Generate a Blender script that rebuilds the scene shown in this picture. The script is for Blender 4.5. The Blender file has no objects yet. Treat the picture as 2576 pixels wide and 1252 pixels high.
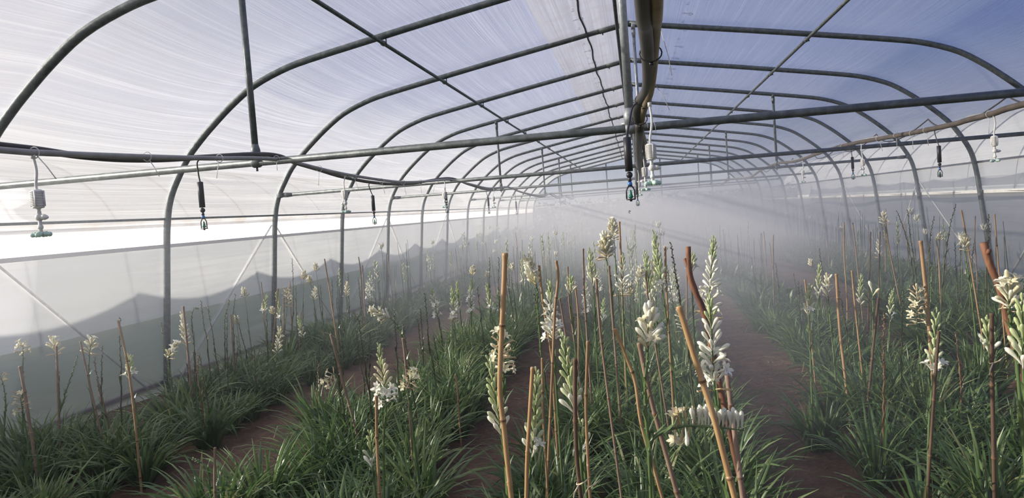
import bpy, math, random
from mathutils import Vector, Matrix
R = random.Random(7)
D = bpy.data
scene = bpy.context.scene
COL = scene.collection
PI = math.pi

# ------------------------------------------------------------------ camera
FPX, YAW, PITCH, ROLL, CAMZ = 1860.0, 0.1691, 0.0487, -0.0745, 1.55
def cam_axes():
    cy, sy = math.cos(YAW), math.sin(YAW)
    f = Vector((-sy*math.cos(PITCH), cy*math.cos(PITCH), -math.sin(PITCH)))
    r0 = Vector((cy, sy, 0)); u0 = r0.cross(f)
    c, s = math.cos(ROLL), math.sin(ROLL)
    return c*r0 + s*u0, -s*r0 + c*u0, f
CR, CU, CF = cam_axes()
CAM = Vector((0, 0, CAMZ))
cd = D.cameras.new('camera'); co = D.objects.new('camera', cd); COL.objects.link(co)
cd.sensor_width = 36.0; cd.lens = FPX/2576*36.0; cd.clip_start = .05; cd.clip_end = 500
co.matrix_world = Matrix(((CR.x, CU.x, -CF.x, 0), (CR.y, CU.y, -CF.y, 0), (CR.z, CU.z, -CF.z, CAMZ), (0, 0, 0, 1)))
scene.camera = co
def ray(px, py): return CF + (px-1288)/FPX*CR - (py-626)/FPX*CU
def at(px, py, Y):                 # the point of the place seen there, Y metres down the tunnel
    d = ray(px, py); return CAM + d*(Y/d.y)
def atx(px, py, X):                # the same on the lengthwise plane X
    d = ray(px, py); return CAM + d*(X/d.x)
def seen(p, m=60):
    v = Vector(p) - CAM; z = v.dot(CF)
    if z < .3: return False
    x, y = 1288+FPX*v.dot(CR)/z, 626-FPX*v.dot(CU)/z
    return -m < x < 2576+m and -m < y < 1252+m

# ------------------------------------------------------------------ materials
class NT:
    def __init__(s, name):
        s.m = D.materials.new(name); s.m.use_nodes = True; s.t = s.m.node_tree; s.t.nodes.clear()
        s.out = s.n('ShaderNodeOutputMaterial')
    def n(s, typ, **kw):
        o = s.t.nodes.new(typ)
        for k, v in kw.items():
            if k.startswith('_'): o.inputs[k[1:].replace('_', ' ')].default_value = v
            else: setattr(o, k, v)
        return o
    def l(s, a, b): s.t.links.new(a, b)
    def val(s, sock, v):
        if isinstance(v, (int, float)): sock.default_value = v
        else: s.l(v, sock)
    def math(s, op, a, b=0.0, c=None, clamp=False):
        o = s.n('ShaderNodeMath', operation=op); o.use_clamp = clamp
        s.val(o.inputs[0], a); s.val(o.inputs[1], b)
        if c is not None: s.val(o.inputs[2], c)
        return o.outputs[0]
    def ramp(s, fac, stops):
        o = s.n('ShaderNodeValToRGB'); e = o.color_ramp.elements
        while len(e) < len(stops): e.new(.5)
        for i, (p, c) in enumerate(stops): e[i].position = p; e[i].color = (*c, 1)
        s.l(fac, o.inputs[0]); return o.outputs[0]
    def noise(s, vec, scale, detail=3, rough=.5):
        o = s.n('ShaderNodeTexNoise', _Scale=scale, _Detail=detail, _Roughness=rough)
        if vec is not None: s.l(vec, o.inputs['Vector'])
        return o.outputs['Fac']
    def maprange(s, v, a, b, c, d, smooth=True):
        o = s.n('ShaderNodeMapRange'); o.interpolation_type = 'SMOOTHSTEP' if smooth else 'LINEAR'
        s.l(v, o.inputs[0])
        for i, q in enumerate((a, b, c, d)): o.inputs[i+1].default_value = q
        return o.outputs[0]
    def scaled(s, vec, sc):
        o = s.n('ShaderNodeMapping'); s.l(vec, o.inputs[0]); o.inputs['Scale'].default_value = sc; return o.outputs[0]
    def mixsh(s, f, a, b):
        o = s.n('ShaderNodeMixShader'); s.val(o.inputs[0], f); s.l(a, o.inputs[1]); s.l(b, o.inputs[2]); return o.outputs[0]

def noisy(name, stops, scale=8, rough=.6, metal=0., bump=0., stretch=(1, 1, 1), spec=.5, trans=0.):
    t = NT(name); tc = t.n('ShaderNodeTexCoord')
    f = t.noise(t.scaled(tc.outputs['Object'], stretch), scale, 5, .6)
    c = t.ramp(f, stops)
    b = t.n('ShaderNodeBsdfPrincipled', _Roughness=rough, _Metallic=metal); b.inputs['Specular IOR Level'].default_value = spec
    t.l(c, b.inputs['Base Color'])
    if bump:
        q = t.n('ShaderNodeBump', _Strength=bump, _Distance=.02); t.l(f, q.inputs['Height']); t.l(q.outputs[0], b.inputs['Normal'])
    sh = b.outputs[0]
    if trans:
        tr = t.n('ShaderNodeBsdfTranslucent'); t.l(c, tr.inputs[0]); sh = t.mixsh(trans, sh, tr.outputs[0])
    t.l(sh, t.out.inputs[0]); return t.m

def leafmat(name, stops, trans=.38, rough=.34):
    t = NT(name); g = t.n('ShaderNodeNewGeometry'); oi = t.n('ShaderNodeObjectInfo')
    f = t.math('MULTIPLY_ADD', oi.outputs['Random'], .25, t.math('MULTIPLY', g.outputs['Random Per Island'], .75))
    c = t.ramp(f, stops)
    b = t.n('ShaderNodeBsdfPrincipled', _Roughness=rough); t.l(c, b.inputs['Base Color'])
    tr = t.n('ShaderNodeBsdfTranslucent'); t.l(c, tr.inputs[0])
    t.l(t.mixsh(trans, b.outputs[0], tr.outputs[0]), t.out.inputs[0]); return t.m

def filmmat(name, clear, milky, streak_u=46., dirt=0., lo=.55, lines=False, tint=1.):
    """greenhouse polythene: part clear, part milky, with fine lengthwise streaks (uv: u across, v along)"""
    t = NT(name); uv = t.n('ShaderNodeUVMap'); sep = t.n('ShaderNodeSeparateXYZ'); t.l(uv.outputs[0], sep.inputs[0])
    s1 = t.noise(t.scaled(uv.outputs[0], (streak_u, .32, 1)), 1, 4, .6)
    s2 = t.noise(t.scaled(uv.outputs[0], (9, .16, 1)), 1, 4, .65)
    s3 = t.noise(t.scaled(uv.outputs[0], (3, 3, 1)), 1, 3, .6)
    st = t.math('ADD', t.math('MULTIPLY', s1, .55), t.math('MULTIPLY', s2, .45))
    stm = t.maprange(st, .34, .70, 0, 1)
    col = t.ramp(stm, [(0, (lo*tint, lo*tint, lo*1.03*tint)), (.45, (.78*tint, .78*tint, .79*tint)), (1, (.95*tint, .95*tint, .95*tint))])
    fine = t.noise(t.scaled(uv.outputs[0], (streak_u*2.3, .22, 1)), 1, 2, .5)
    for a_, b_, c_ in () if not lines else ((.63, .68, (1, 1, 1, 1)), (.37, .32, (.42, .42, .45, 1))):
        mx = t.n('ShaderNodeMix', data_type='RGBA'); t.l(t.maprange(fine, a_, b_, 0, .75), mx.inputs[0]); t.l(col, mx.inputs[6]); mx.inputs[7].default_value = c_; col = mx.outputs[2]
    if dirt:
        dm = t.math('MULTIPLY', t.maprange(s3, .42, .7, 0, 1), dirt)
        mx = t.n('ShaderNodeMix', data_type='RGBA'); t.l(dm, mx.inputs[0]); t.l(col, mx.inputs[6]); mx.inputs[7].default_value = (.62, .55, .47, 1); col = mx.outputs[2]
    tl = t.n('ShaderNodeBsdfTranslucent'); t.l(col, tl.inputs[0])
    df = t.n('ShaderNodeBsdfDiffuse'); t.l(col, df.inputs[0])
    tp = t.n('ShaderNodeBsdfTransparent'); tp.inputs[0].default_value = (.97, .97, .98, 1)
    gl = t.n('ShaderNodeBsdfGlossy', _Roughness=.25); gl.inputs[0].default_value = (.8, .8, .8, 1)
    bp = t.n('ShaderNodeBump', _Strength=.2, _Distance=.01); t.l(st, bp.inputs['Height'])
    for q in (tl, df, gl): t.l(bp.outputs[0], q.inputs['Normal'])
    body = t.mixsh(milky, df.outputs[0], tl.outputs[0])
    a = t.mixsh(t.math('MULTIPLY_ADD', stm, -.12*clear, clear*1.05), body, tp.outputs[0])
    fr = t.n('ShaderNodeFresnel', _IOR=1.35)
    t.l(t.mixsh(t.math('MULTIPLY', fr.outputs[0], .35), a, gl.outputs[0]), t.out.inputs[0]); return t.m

M = {}
M['steel'] = noisy('galvanised_steel', [(.3, (.075, .088, .088)), (.55, (.13, .145, .145)), (.75, (.20, .21, .205))], 22, .5, .5, .12)
M['steel_light'] = noisy('bright_galvanised_steel', [(.3, (.24, .26, .27)), (.6, (.36, .38, .39)), (.8, (.48, .49, .49))], 34, .5, .5, .1)
M['black'] = noisy('black_plastic', [(.3, (.010, .010, .013)), (.7, (.028, .028, .033))], 14, .45)
M['black_hose'] = noisy('black_hose', [(.3, (.012, .011, .012)), (.7, (.04, .036, .034))], 10, .5)
M['grey_hose'] = noisy('grey_hose', [(.3, (.20, .20, .20)), (.7, (.36, .355, .34))], 6, .5)
M['brown_hose'] = noisy('dusty_brown_hose', [(.3, (.055, .044, .036)), (.7, (.12, .095, .07))], 9, .6)
M['big_hose'] = noisy('dusty_dark_hose', [(.25, (.035, .030, .027)), (.6, (.065, .055, .047)), (.85, (.16, .125, .085))], 5, .5, stretch=(1, .5, 1))
M['tan_hose'] = noisy('tan_hose', [(.3, (.20, .155, .085)), (.7, (.33, .265, .16))], 9, .55)
M['white'] = noisy('white_plastic', [(.3, (.62, .61, .57)), (.7, (.80, .79, .75))], 12, .4)
M['mint'] = noisy('mint_plastic', [(.3, (.50, .72, .61)), (.7, (.68, .84, .76))], 30, .35, trans=.25)
M['green_plastic'] = noisy('green_plastic', [(.3, (.01, .14, .09)), (.7, (.02, .22, .14))], 20, .35)
M['blue_plastic'] = noisy('blue_plastic', [(.3, (.03, .14, .42)), (.7, (.05, .2, .5))], 20, .35)
M['film'] = filmmat('roof_film', .48, .70, streak_u=60, dirt=.15, lo=.74, lines=True, tint=.82)
M['wallfilm'] = filmmat('wall_film', .50, .36, streak_u=1.2, lo=.90)
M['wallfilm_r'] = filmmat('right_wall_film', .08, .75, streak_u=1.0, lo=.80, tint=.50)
M['gablefilm'] = filmmat('gable_film', .72, .6, streak_u=1.5, lo=.8, tint=.7)
M['ventfilm_r'] = filmmat('right_vent_film', .80, .6, streak_u=4, lo=.9)
M['hem_r'] = filmmat('right_hem_film', .30, .75, streak_u=3, lo=.85, tint=.7)
M['overlap'] = filmmat('overlap_film', .40, .60, streak_u=60, dirt=.45, lo=.66, lines=True)
M['ventfilm'] = filmmat('vent_film', .04, .80, streak_u=6, lo=.9)
M['skirt'] = filmmat('skirt_film', .10, .6, streak_u=8, dirt=.7, lo=.6)
M['hem'] = filmmat('film_hem', .06, .30, streak_u=20, dirt=.6, lo=.5)
M['outfilm'] = noisy('shade_film', [(.3, (.82, .82, .82)), (.7, (.88, .88, .88))], 2, .8, trans=.55)
M['ink'] = noisy('grey_ink', [(.3, (.04, .04, .045)), (.7, (.08, .08, .085))], 20, .7)
M['cord'] = noisy('white_cord', [(.3, (.72, .72, .70)), (.7, (.88, .88, .86))], 20, .6, trans=.5)
M['dark_cord'] = noisy('dark_cord', [(.3, (.04, .035, .035)), (.7, (.08, .07, .065))], 20, .7)
M['soil'] = None
M['leaf'] = leafmat('tuberose_leaf', [(0, (.050, .098, .028)), (.35, (.082, .150, .044)), (.65, (.13, .205, .066)), (.86, (.19, .265, .095)), (1, (.36, .34, .16))])
M['leaf_dark'] = leafmat('tuberose_leaf_dark', [(0, (.040, .085, .024)), (.5, (.070, .135, .042)), (.85, (.115, .185, .066)), (1, (.29, .28, .12))])
M['stem'] = leafmat('tuberose_stem', [(0, (.075, .13, .045)), (1, (.14, .20, .075))], .1)
M['spent'] = leafmat('spent_stalk', [(0, (.035, .055, .022)), (.6, (.075, .085, .035)), (1, (.12, .085, .05))], .1)
M['dry'] = leafmat('dry_stalk', [(0, (.10, .055, .03)), (.6, (.18, .11, .06)), (1, (.26, .17, .10))], .1)
M['bud'] = leafmat('green_white_bud', [(0, (.43, .52, .22)), (.6, (.58, .65, .34)), (1, (.70, .73, .48))], .3, .4)
M['palebud'] = leafmat('pale_bud', [(0, (.58, .64, .36)), (.6, (.70, .73, .50)), (1, (.80, .80, .64))], .3, .4)
M['bamboo_node'] = noisy('bamboo_node', [(.3, (.10, .05, .02)), (.7, (.22, .12, .05))], 20, .7)
M['petal'] = leafmat('white_petal', [(0, (.80, .78, .62)), (.6, (.88, .87, .74)), (1, (.92, .91, .84))], .3, .4)
M['cream'] = leafmat('cream_petal', [(0, (.74, .68, .42)), (.6, (.82, .77, .54)), (1, (.86, .82, .62))], .3, .4)
M['withered'] = leafmat('withered_petal', [(0, (.42, .27, .14)), (.5, (.62, .48, .28)), (1, (.76, .68, .48))], .3, .6)
M['bamboo'] = noisy('bamboo', [(.25, (.22, .125, .06)), (.55, (.36, .22, .105)), (.8, (.48, .33, .17))], 7, .5, stretch=(3, 3, .6), bump=.05)
M['bamboo_gold'] = noisy('golden_bamboo', [(.25, (.29, .165, .07)), (.55, (.43, .265, .12)), (.8, (.56, .39, .21))], 7, .45, stretch=(3, 3, .6), bump=.05)
M['bamboo_grey'] = noisy('weathered_bamboo', [(.25, (.15, .095, .06)), (.55, (.25, .165, .11)), (.8, (.34, .25, .17))], 9, .7, stretch=(3, 3, .6), bump=.1)
M['bamboo_dark'] = noisy('dark_stake', [(.25, (.05, .026, .015)), (.55, (.10, .055, .03)), (.8, (.20, .12, .06))], 9, .7, stretch=(3, 3, .6), bump=.15)
M['red_wood'] = noisy('reddish_branch', [(.25, (.08, .035, .02)), (.55, (.19, .08, .04)), (.8, (.32, .16, .08))], 10, .7, stretch=(3, 3, .7), bump=.3)
M['twine'] = noisy('straw_twine', [(.3, (.5, .42, .27)), (.7, (.66, .58, .42))], 20, .8)
M['hedge'] = leafmat('hedge_leaf', [(0, (.010, .03, .010)), (.6, (.025, .06, .018)), (1, (.05, .09, .03))], .2, .6)
M['grass'] = noisy('outside_grass', [(.3, (.10, .17, .05)), (.6, (.17, .25, .08)), (.8, (.26, .29, .13))], 3, .9)
def soilmat():
    t = NT('red_soil'); g = t.n('ShaderNodeNewGeometry'); p = g.outputs['Position']
    n1 = t.noise(p, 1.3, 6, .6); n2 = t.noise(p, 28, 5, .65); n3 = t.noise(p, 7, 4, .6)
    c = t.ramp(t.math('ADD', t.math('MULTIPLY', n1, .45), t.math('MULTIPLY', n3, .55)), [(.32, (.070, .041, .029)), (.5, (.115, .068, .045)), (.68, (.185, .114, .074))])
    mx = t.n('ShaderNodeMix', data_type='RGBA', blend_type='MULTIPLY'); mx.inputs[0].default_value = .6
    t.l(c, mx.inputs[6]); t.l(t.ramp(n2, [(.3, (.55, .52, .5)), (.7, (1.2, 1.15, 1.1))]), mx.inputs[7])
    b = t.n('ShaderNodeBsdfPrincipled', _Roughness=.85); b.inputs['Specular IOR Level'].default_value = .25
    t.l(mx.outputs[2], b.inputs['Base Color'])
    q = t.n('ShaderNodeBump', _Strength=.7, _Distance=.03); t.l(t.math('ADD', t.math('MULTIPLY', n2, .5), n3), q.inputs['Height']); t.l(q.outputs[0], b.inputs['Normal'])
    t.l(b.outputs[0], t.out.inputs[0]); return t.m
M['soil'] = soilmat()

# ------------------------------------------------------------------ mesh helpers
class MB:
    def __init__(s): s.v = []; s.f = []; s.m = []; s.uv = None
    def add(s, vs, fs, mi=0, X=None):
        o = len(s.v)
        s.v += [tuple(X @ Vector(p)) for p in vs] if X is not None else [tuple(p) for p in vs]
        s.f += [tuple(i+o for i in f) for f in fs]; s.m += [mi]*len(fs)
    def tube(s, pts, rad, n=8, mi=0, caps=True):
        pts = [Vector(p) for p in pts]; k = len(pts)
        rad = [rad]*k if isinstance(rad, (int, float)) else rad
        o = len(s.v); up = None
        for i, p in enumerate(pts):
            d = (pts[min(i+1, k-1)] - pts[max(i-1, 0)])
            d = d.normalized() if d.length > 1e-9 else Vector((0, 0, 1))
            if up is None: up = Vector((1, 0, 0)) if abs(d.x) < .8 else Vector((0, 1, 0))
            a = (up - d*up.dot(d)).normalized(); b = d.cross(a); up = a
            for j in range(n):
                t = 2*PI*j/n; s.v.append(tuple(p + (a*math.cos(t) + b*math.sin(t))*rad[i]))
        for i in range(k-1):
            for j in range(n):
                j2 = (j+1) % n; s.f.append((o+i*n+j, o+i*n+j2, o+(i+1)*n+j2, o+(i+1)*n+j)); s.m.append(mi)
        if caps:
            s.f.append(tuple(o+j for j in reversed(range(n)))); s.f.append(tuple(o+(k-1)*n+j for j in range(n))); s.m += [mi, mi]
    def lathe(s, prof, n=16, c=(0, 0, 0), mi=0, axis=None):
        q = Matrix.Translation(c) @ (Vector((0, 0, 1)).rotation_difference(Vector(axis)).to_matrix().to_4x4() if axis else Matrix())
        vs = [(r*math.cos(2*PI*j/n), r*math.sin(2*PI*j/n), z) for r, z in prof for j in range(n)]
        fs = [(i*n+j, i*n+(j+1) % n, (i+1)*n+(j+1) % n, (i+1)*n+j) for i in range(len(prof)-1) for j in range(n)]
        fs += [tuple(reversed(range(n))), tuple((len(prof)-1)*n+j for j in range(n))]
        s.add(vs, fs, mi, q)
    def ball(s, c, r, n=12, mi=0, sz=1.0):
        pr = [(max(r*math.sin(PI*i/8), r*.02), -r*sz*math.cos(PI*i/8)) for i in range(9)]; s.lathe(pr, n, c, mi)
    def box(s, c, h, mi=0, X=None):
        vs = [(c[0]+a*h[0], c[1]+b*h[1], c[2]+d*h[2]) for a in (-1, 1) for b in (-1, 1) for d in (-1, 1)]
        s.add(vs, [(0, 1, 3, 2), (4, 6, 7, 5), (0, 4, 5, 1), (2, 3, 7, 6), (0, 2, 6, 4), (1, 5, 7, 3)], mi, X)
    def mesh(s, name, mats, smooth=True):
        me = D.meshes.new(name); me.from_pydata(s.v, [], s.f)
        for m in (mats if isinstance(mats, (list, tuple)) else [mats]): me.materials.append(m)
        me.polygons.foreach_set('material_index', s.m)
        if smooth: me.polygons.foreach_set('use_smooth', [True]*len(s.f))
        if s.uv:
            l = me.uv_layers.new(name='UVMap'); idx = [0]*len(me.loops); me.loops.foreach_get('vertex_index', idx)
            l.data.foreach_set('uv', [c for i in idx for c in s.uv[i]])
        me.update(); return me
    def build(s, name, mats, parent=None, loc=(0, 0, 0), smooth=True):
        return link(name, s.mesh(name, mats, smooth), parent, loc)
def link(name, data, parent=None, loc=(0, 0, 0), mat=None):
    o = D.objects.new(name, data); COL.objects.link(o)
    if parent: o.parent = parent
    if mat is not None: o.matrix_local = mat
    else: o.location = loc
    return o
def tag(o, label, cat, group=None, kind=None):
    o['label'] = label; o['category'] = cat
    if group: o['group'] = group
    if kind: o['kind'] = kind
    return o
def thing(name, label, cat, loc=(0, 0, 0), group=None): return tag(link(name, None, None, loc), label, cat, group)
def struct(o, label=None):
    o['kind'] = 'structure'
    if label: o['label'] = label; o['category'] = 'structure'
    return o
def copy_tree(o, parent=None):
    c = o.copy(); COL.objects.link(c)
    if parent: c.parent = parent; c.matrix_parent_inverse = o.matrix_parent_inverse
    for ch in o.children: copy_tree(ch, c)
    return c
def smooth_path(pts, k=6):
    pts = [Vector(p) for p in pts]
    if len(pts) < 3: return [pts[0].lerp(pts[-1], i/k) for i in range(k+1)]
    out = []; P = [pts[0]*2-pts[1]] + pts + [pts[-1]*2-pts[-2]]
    for i in range(1, len(P)-2):
        a, b, c, d = P[i-1:i+3]
        for j in range(k):
            t = j/k; out.append(.5*((2*b) + (c-a)*t + (2*a-5*b+4*c-d)*t*t + (3*b-a-3*c+d)*t**3))
    return out + [pts[-1]]

# ------------------------------------------------------------------ tunnel profile
Y0, SP, NB, YG, YB = 4.485, 2.25, 13, 33.95, -2.6
XC = .03
PROF = [(0, 2.125), (.25, 2.085), (.8, 1.99), (1.55, 1.862), (2.25, 1.737), (3.0, 1.60), (3.3, 1.525), (3.6, 1.405), (3.85, 1.24), (4.06, 1.07), (4.2, .945), (4.36, .78), (4.48, .60), (4.565, .45), (4.62, .30), (4.655, .12), (4.68, -.07), (4.745, -.70), (4.83, -1.48), (4.845, -1.62)]
HALF = smooth_path([Vector((x, 0, z+1.55)) for x, z in PROF], 3)
def off_profile(d, zmin, side):
    out = []
    for i, p in enumerate(HALF):
        q = (HALF[min(i+1, len(HALF)-1)] - HALF[max(i-1, 0)]).normalized()
        nrm = Vector((-q.z, 0, q.x)); nrm = nrm if nrm.z > 0 or nrm.x > 0 else -nrm
        if i == 0: nrm = Vector((0, 0, 1))
        w = p + nrm*d
        if w.z < zmin:
            a = out[-1] if out else None; z0 = a.z; xa = (a.x-XC)*side; t = (z0-zmin)/(z0-w.z); out.append(Vector((XC+side*(xa+(w.x-xa)*t), 0, zmin))); break
        out.append(Vector((XC+side*w.x, 0, w.z)))
    return out
def hoop_y(n): return Y0 + n*SP
def wall_x(z, side, d=.0):             # x of the leg line at height z
    for a, b in zip(HALF, HALF[1:]):
        if a.z >= z >= b.z and b.z < 2.2: t = (a.z-z)/max(a.z-b.z, 1e-6); return XC+side*(a.x+(b.x-a.x)*t+d)
    return XC+side*(HALF[-1].x+d)
ROOF_D = .036
def roof_z(x): 
    ax = abs(x-XC)
    for a, b in zip(HALF, HALF[1:]):
        if a.x <= ax <= b.x: return a.z+(b.z-a.z)*(ax-a.x)/max(b.x-a.x, 1e-6)
def film_strip(name, prof, ys, mat, sag=0., base_u=0.):
    mb = MB(); mb.uv = []; us = [0]
    for a, b in zip(prof, prof[1:]): us.append(us[-1]+(b-a).length)
    k = len(prof)
    for y in ys:
        t = ((y-Y0)/SP) % 1.0; s_ = 4*t*(1-t)*sag
        for i, p in enumerate(prof):
            q = (prof[min(i+1, k-1)]-prof[max(i-1, 0)]).normalized(); n = Vector((-q.z, 0, q.x))
            c = Vector((XC, 0, 1.6))-p
            if n.dot(c) < 0: n = -n
            w = .35+.65*math.exp(-((abs(p.x)-3.7)/.8)**2) if p.z > 1.9 else .4
            if p.z < 1.85: w = .15
            a = p + n*s_*w; mb.v.append((a.x, y, a.z)); mb.uv.append((us[i]+base_u, y))
    for j in range(len(ys)-1):
        for i in range(k-1):
            mb.f.append((j*k+i, j*k+i+1, (j+1)*k+i+1, (j+1)*k+i)); mb.m.append(0)
    return mb.build(name, mat)
def yr(a, b, st):
    n = max(1, round((b-a)/st)); return [a+(b-a)*i/n for i in range(n+1)]
left = off_profile(ROOF_D, 1.74, -1); right = off_profile(ROOF_D, 1.765, 1)
ceiling = struct(film_strip('ceiling', list(reversed(left)) + right[1:], yr(YB, YG, .225), M['film'], .085))
left_hem = [Vector((wall_x(1.745, -1, ROOF_D), 0, 1.745)), Vector((wall_x(1.68, -1, ROOF_D+.004), 0, 1.665))]
struct(film_strip('trim_1', left_hem, yr(YB, YG, .225), M['hem'], .06))
def rail(name, side, z, hw, hh, mat, d=.0, droop=0.):
    mb = MB(); x = wall_x(z, side, d)
    mb.box((x, (YB+YG)/2, z), (hw, (YG-YB)/2, hh)); return struct(mb.build(name, mat, smooth=False))
rail('trim_2', -1, 1.745, .010, .011, M['steel'], .015)
rail('trim_3', 1, 1.772, .012, .014, M['steel'], .05)
rail('trim_4', -1, 1.475, .014, .018, M['hem'], .02)
rail('trim_5', 1, 1.36, .016, .022, M['white'], .05)
rail('trim_6', -1, .10, .014, .022, M['black'], .055)
rail('trim_7', 1, .10, .014, .022, M['black'], .055)
def side_wall(name, side, z0, z1, mat, d=.04):
    pr = [Vector((wall_x(z, side, d), 0, z)) for z in yr(z0, z1, .1)]
    return struct(film_strip(name, pr, yr(YB, YG, .45), mat, .05))
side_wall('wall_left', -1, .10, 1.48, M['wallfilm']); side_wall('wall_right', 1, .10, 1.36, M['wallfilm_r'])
side_wall('baseboard_left', -1, -.06, .10, M['skirt']); side_wall('baseboard_right', 1, -.06, .10, M['skirt'])

struct(film_strip('wall_left_vent', [Vector((wall_x(z, -1, .045), 0, z)) for z in (1.47, 1.58, 1.70)], yr(YB, YG, .45), M['ventfilm'], .02))
struct(film_strip('wall_right_vent', [Vector((wall_x(z, 1, .045), 0, z)) for z in (1.36, 1.40, 1.45)], yr(YB, YG, .45), M['ventfilm_r'], .02))
struct(film_strip('trim_10', [Vector((wall_x(z, 1, ROOF_D), 0, z)) for z in (1.765, 1.6, 1.44)], yr(YB, YG, .225), M['hem_r'], .03))
struct(film_strip('trim_11', [p-Vector((0, 0, .014)) for p in left if -.86 < p.x < -.02] + [Vector((-.90, 0, roof_z(-.90)+ROOF_D-.014))], yr(YB, YG, .225), M['overlap'], .085))
def gable(name, y, zlo, zhi, mat):
    """flat film between two heights, cut to the tunnel profile"""
    mb = MB(); mb.uv = []
    zs = yr(zlo, zhi, .12)
    for z in zs:
        x = 4.86
        for a, b in zip(HALF, HALF[1:]):
            if a.z >= z >= b.z: t = (a.z-z)/max(a.z-b.z, 1e-6); x = a.x+(b.x-a.x)*t; break
        if z >= HALF[0].z: x = .01
        for i in range(13): q = -x+2*x*i/12; mb.v.append((XC+q, y, z)); mb.uv.append((q, z*3))
    for j in range(len(zs)-1):
        for i in range(12): mb.f.append((j*13+i, j*13+i+1, (j+1)*13+i+1, (j+1)*13+i)); mb.m.append(0)
    return struct(mb.build(name, mat))
gable('wall_far', YG, 1.82, 3.70, M['gablefilm'])
gable('trim_8', YG, -.05, 1.72, M['gablefilm'])
mb = MB(); mb.box((XC, YG, 1.71), (4.68, .02, .025)); mb.box((XC, YG, 1.83), (4.66, .02, .02))
struct(mb.build('trim_9', M['white'], smooth=False))
gable('wall_near', YB, -.05, 3.70, M['wallfilm'])
for i, x in enumerate((-3.4, -1.2, 1.2, 3.4)):
    mb = MB(); mb.tube([(x, YG-.06, -.1), (x, YG-.06, 3.25 if abs(x) > 2 else 3.45)], .03)
    tag(mb.build('gable_post', M['steel']), 'steel post on the far gable wall, %s' % ('leftmost of four', 'second from left of four', 'third from left of four', 'rightmost of four')[i], 'post', 'gable posts')

# printing on the film beside the ridge
def letters(txt, size):
    cu = D.curves.new('lettering', 'FONT'); cu.body = txt; cu.size = size; cu.extrude = 0; cu.resolution_u = 2
    o = D.objects.new('lettering', cu); COL.objects.link(o); dg = bpy.context.evaluated_depsgraph_get(); dg.update()
    me = D.meshes.new_from_object(o.evaluated_get(dg)); v = [tuple(p.co) for p in me.vertices]; f = [tuple(p.vertices) for p in me.polygons]
    D.objects.remove(o); D.curves.remove(cu); D.meshes.remove(me); return v, f
wv, wf = letters('inegar', .034); gv, gf = letters('G', .042); sv, sf = letters('200', .026); tv, tf = letters('AV', .024)
mb = MB()
for side, xc, ph in ((-1, -.50, .1), (1, .66, .3)):
    for k in range(52):
        y = 4.6+ph+k*.42
        t = ((y-Y0)/SP) % 1.0; s_ = 4*t*(1-t)*.085*.36
        def put(vs, fs, dx, dy):
            o = len(mb.v)
            for q in vs:
                x = xc-(q[0]+dx)*.82; mb.v.append((x, y+(q[1]+dy)*2.3, roof_z(x)+ROOF_D-s_-.034))
            mb.f += [tuple(i+o for i in f) for f in fs]; mb.m += [0]*len(fs)
        if k % 2 == 0:
            put(gv, gf, -.075, 0); put(wv, wf, -.042, 0)
            ring = [((r+.0)*math.cos(a)*1.0*.034-.058, (r)*math.sin(a)*.022+.014) for a in [PI*.35+i*PI*1.35/12 for i in range(13)] for r in (1.0, 1.18)]
            put([(p[0], p[1], 0) for p in ring], [(2*i, 2*i+1, 2*i+3, 2*i+2) for i in range(12)], 0, 0)
        else: put(sv, sf, -.02, .018); put(tv, tf, -.02, -.012)
mb.build('printed_lettering', M['ink'], ceiling, smooth=False)['label'] = 'small dark mirrored printing along both sides of the ridge'
# dark seam rope along the ridge, on the film
def rope(y, k): return Vector((-.44+.012*math.sin(y*2.1)+.008*math.sin(y*5.3), y, roof_z(-.44)+.022-4*(((y-Y0)/SP)%1)*(1-((y-Y0)/SP)%1)*.031))
mb = MB(); mb.tube([rope(y, 0) for y in yr(1.5, YG-.1, .3)], .011, 6)
tag(mb.build('seam_rope', M['dark_cord']), 'thin dark wavy rope running along the roof film left of the ridge', 'rope')

# ------------------------------------------------------------------ steel frame
ORD = ['first', 'second', 'third', 'fourth', 'fifth', 'sixth', 'seventh', 'eighth', 'ninth', 'tenth', 'eleventh', 'twelfth', 'thirteenth', 'fourteenth']
HOOPS = HALF
hm = MB(); pl = [Vector((-p.x, 0, p.z)) for p in reversed(HOOPS)] + [Vector((p.x, 0, p.z)) for p in HOOPS[1:]]
hm.tube(pl, .033, 10); hoop_me = hm.mesh('hoop_pipe', M['steel'])
cm = MB()
for s in (-1, 1): cm.tube([(s*.04, 0, 3.672), (s*.32, 0, 3.623)], .038, 10)
cm.tube([(-.06, 0, 3.668), (0, 0, 3.679), (.06, 0, 3.668)], .038, 10)
for s in (-1, 1):
    cm.tube([(s*.28, 0, 3.60), (s*.28, 0, 3.575)], .008, 6)
sleeve_me = cm.mesh('ridge_sleeve', M['steel'])
extra = {0: 'cut off by the upper left corner', 1: 'its left leg the largest in view', 2: 'carrying the tie bar second from the camera', 3: 'its right leg farthest right in view', 4: 'carrying the tie bar third from the camera'}
for n in range(NB+1):
    t = thing('steel_hoop', 'arched steel hoop, %s from the camera%s' % (ORD[n], ', '+extra[n] if n in extra else (', standing against the gable' if n == NB else '')), 'hoop', (XC, hoop_y(n) if n < NB else YG-.12, 0), 'greenhouse hoops')
    link('hoop_pipe', hoop_me, t); link('ridge_sleeve', sleeve_me, t)
def pipe_thing(name, pts, r, mat, label, cat, group=None, n=10, clamps=()):
    o = MB(); c = Vector(pts[0]); o.tube([Vector(p)-c for p in pts], r, n); t = o.build(name, mat, None, c); tag(t, label, cat, group)
    return t
zt = .447+1.55
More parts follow.
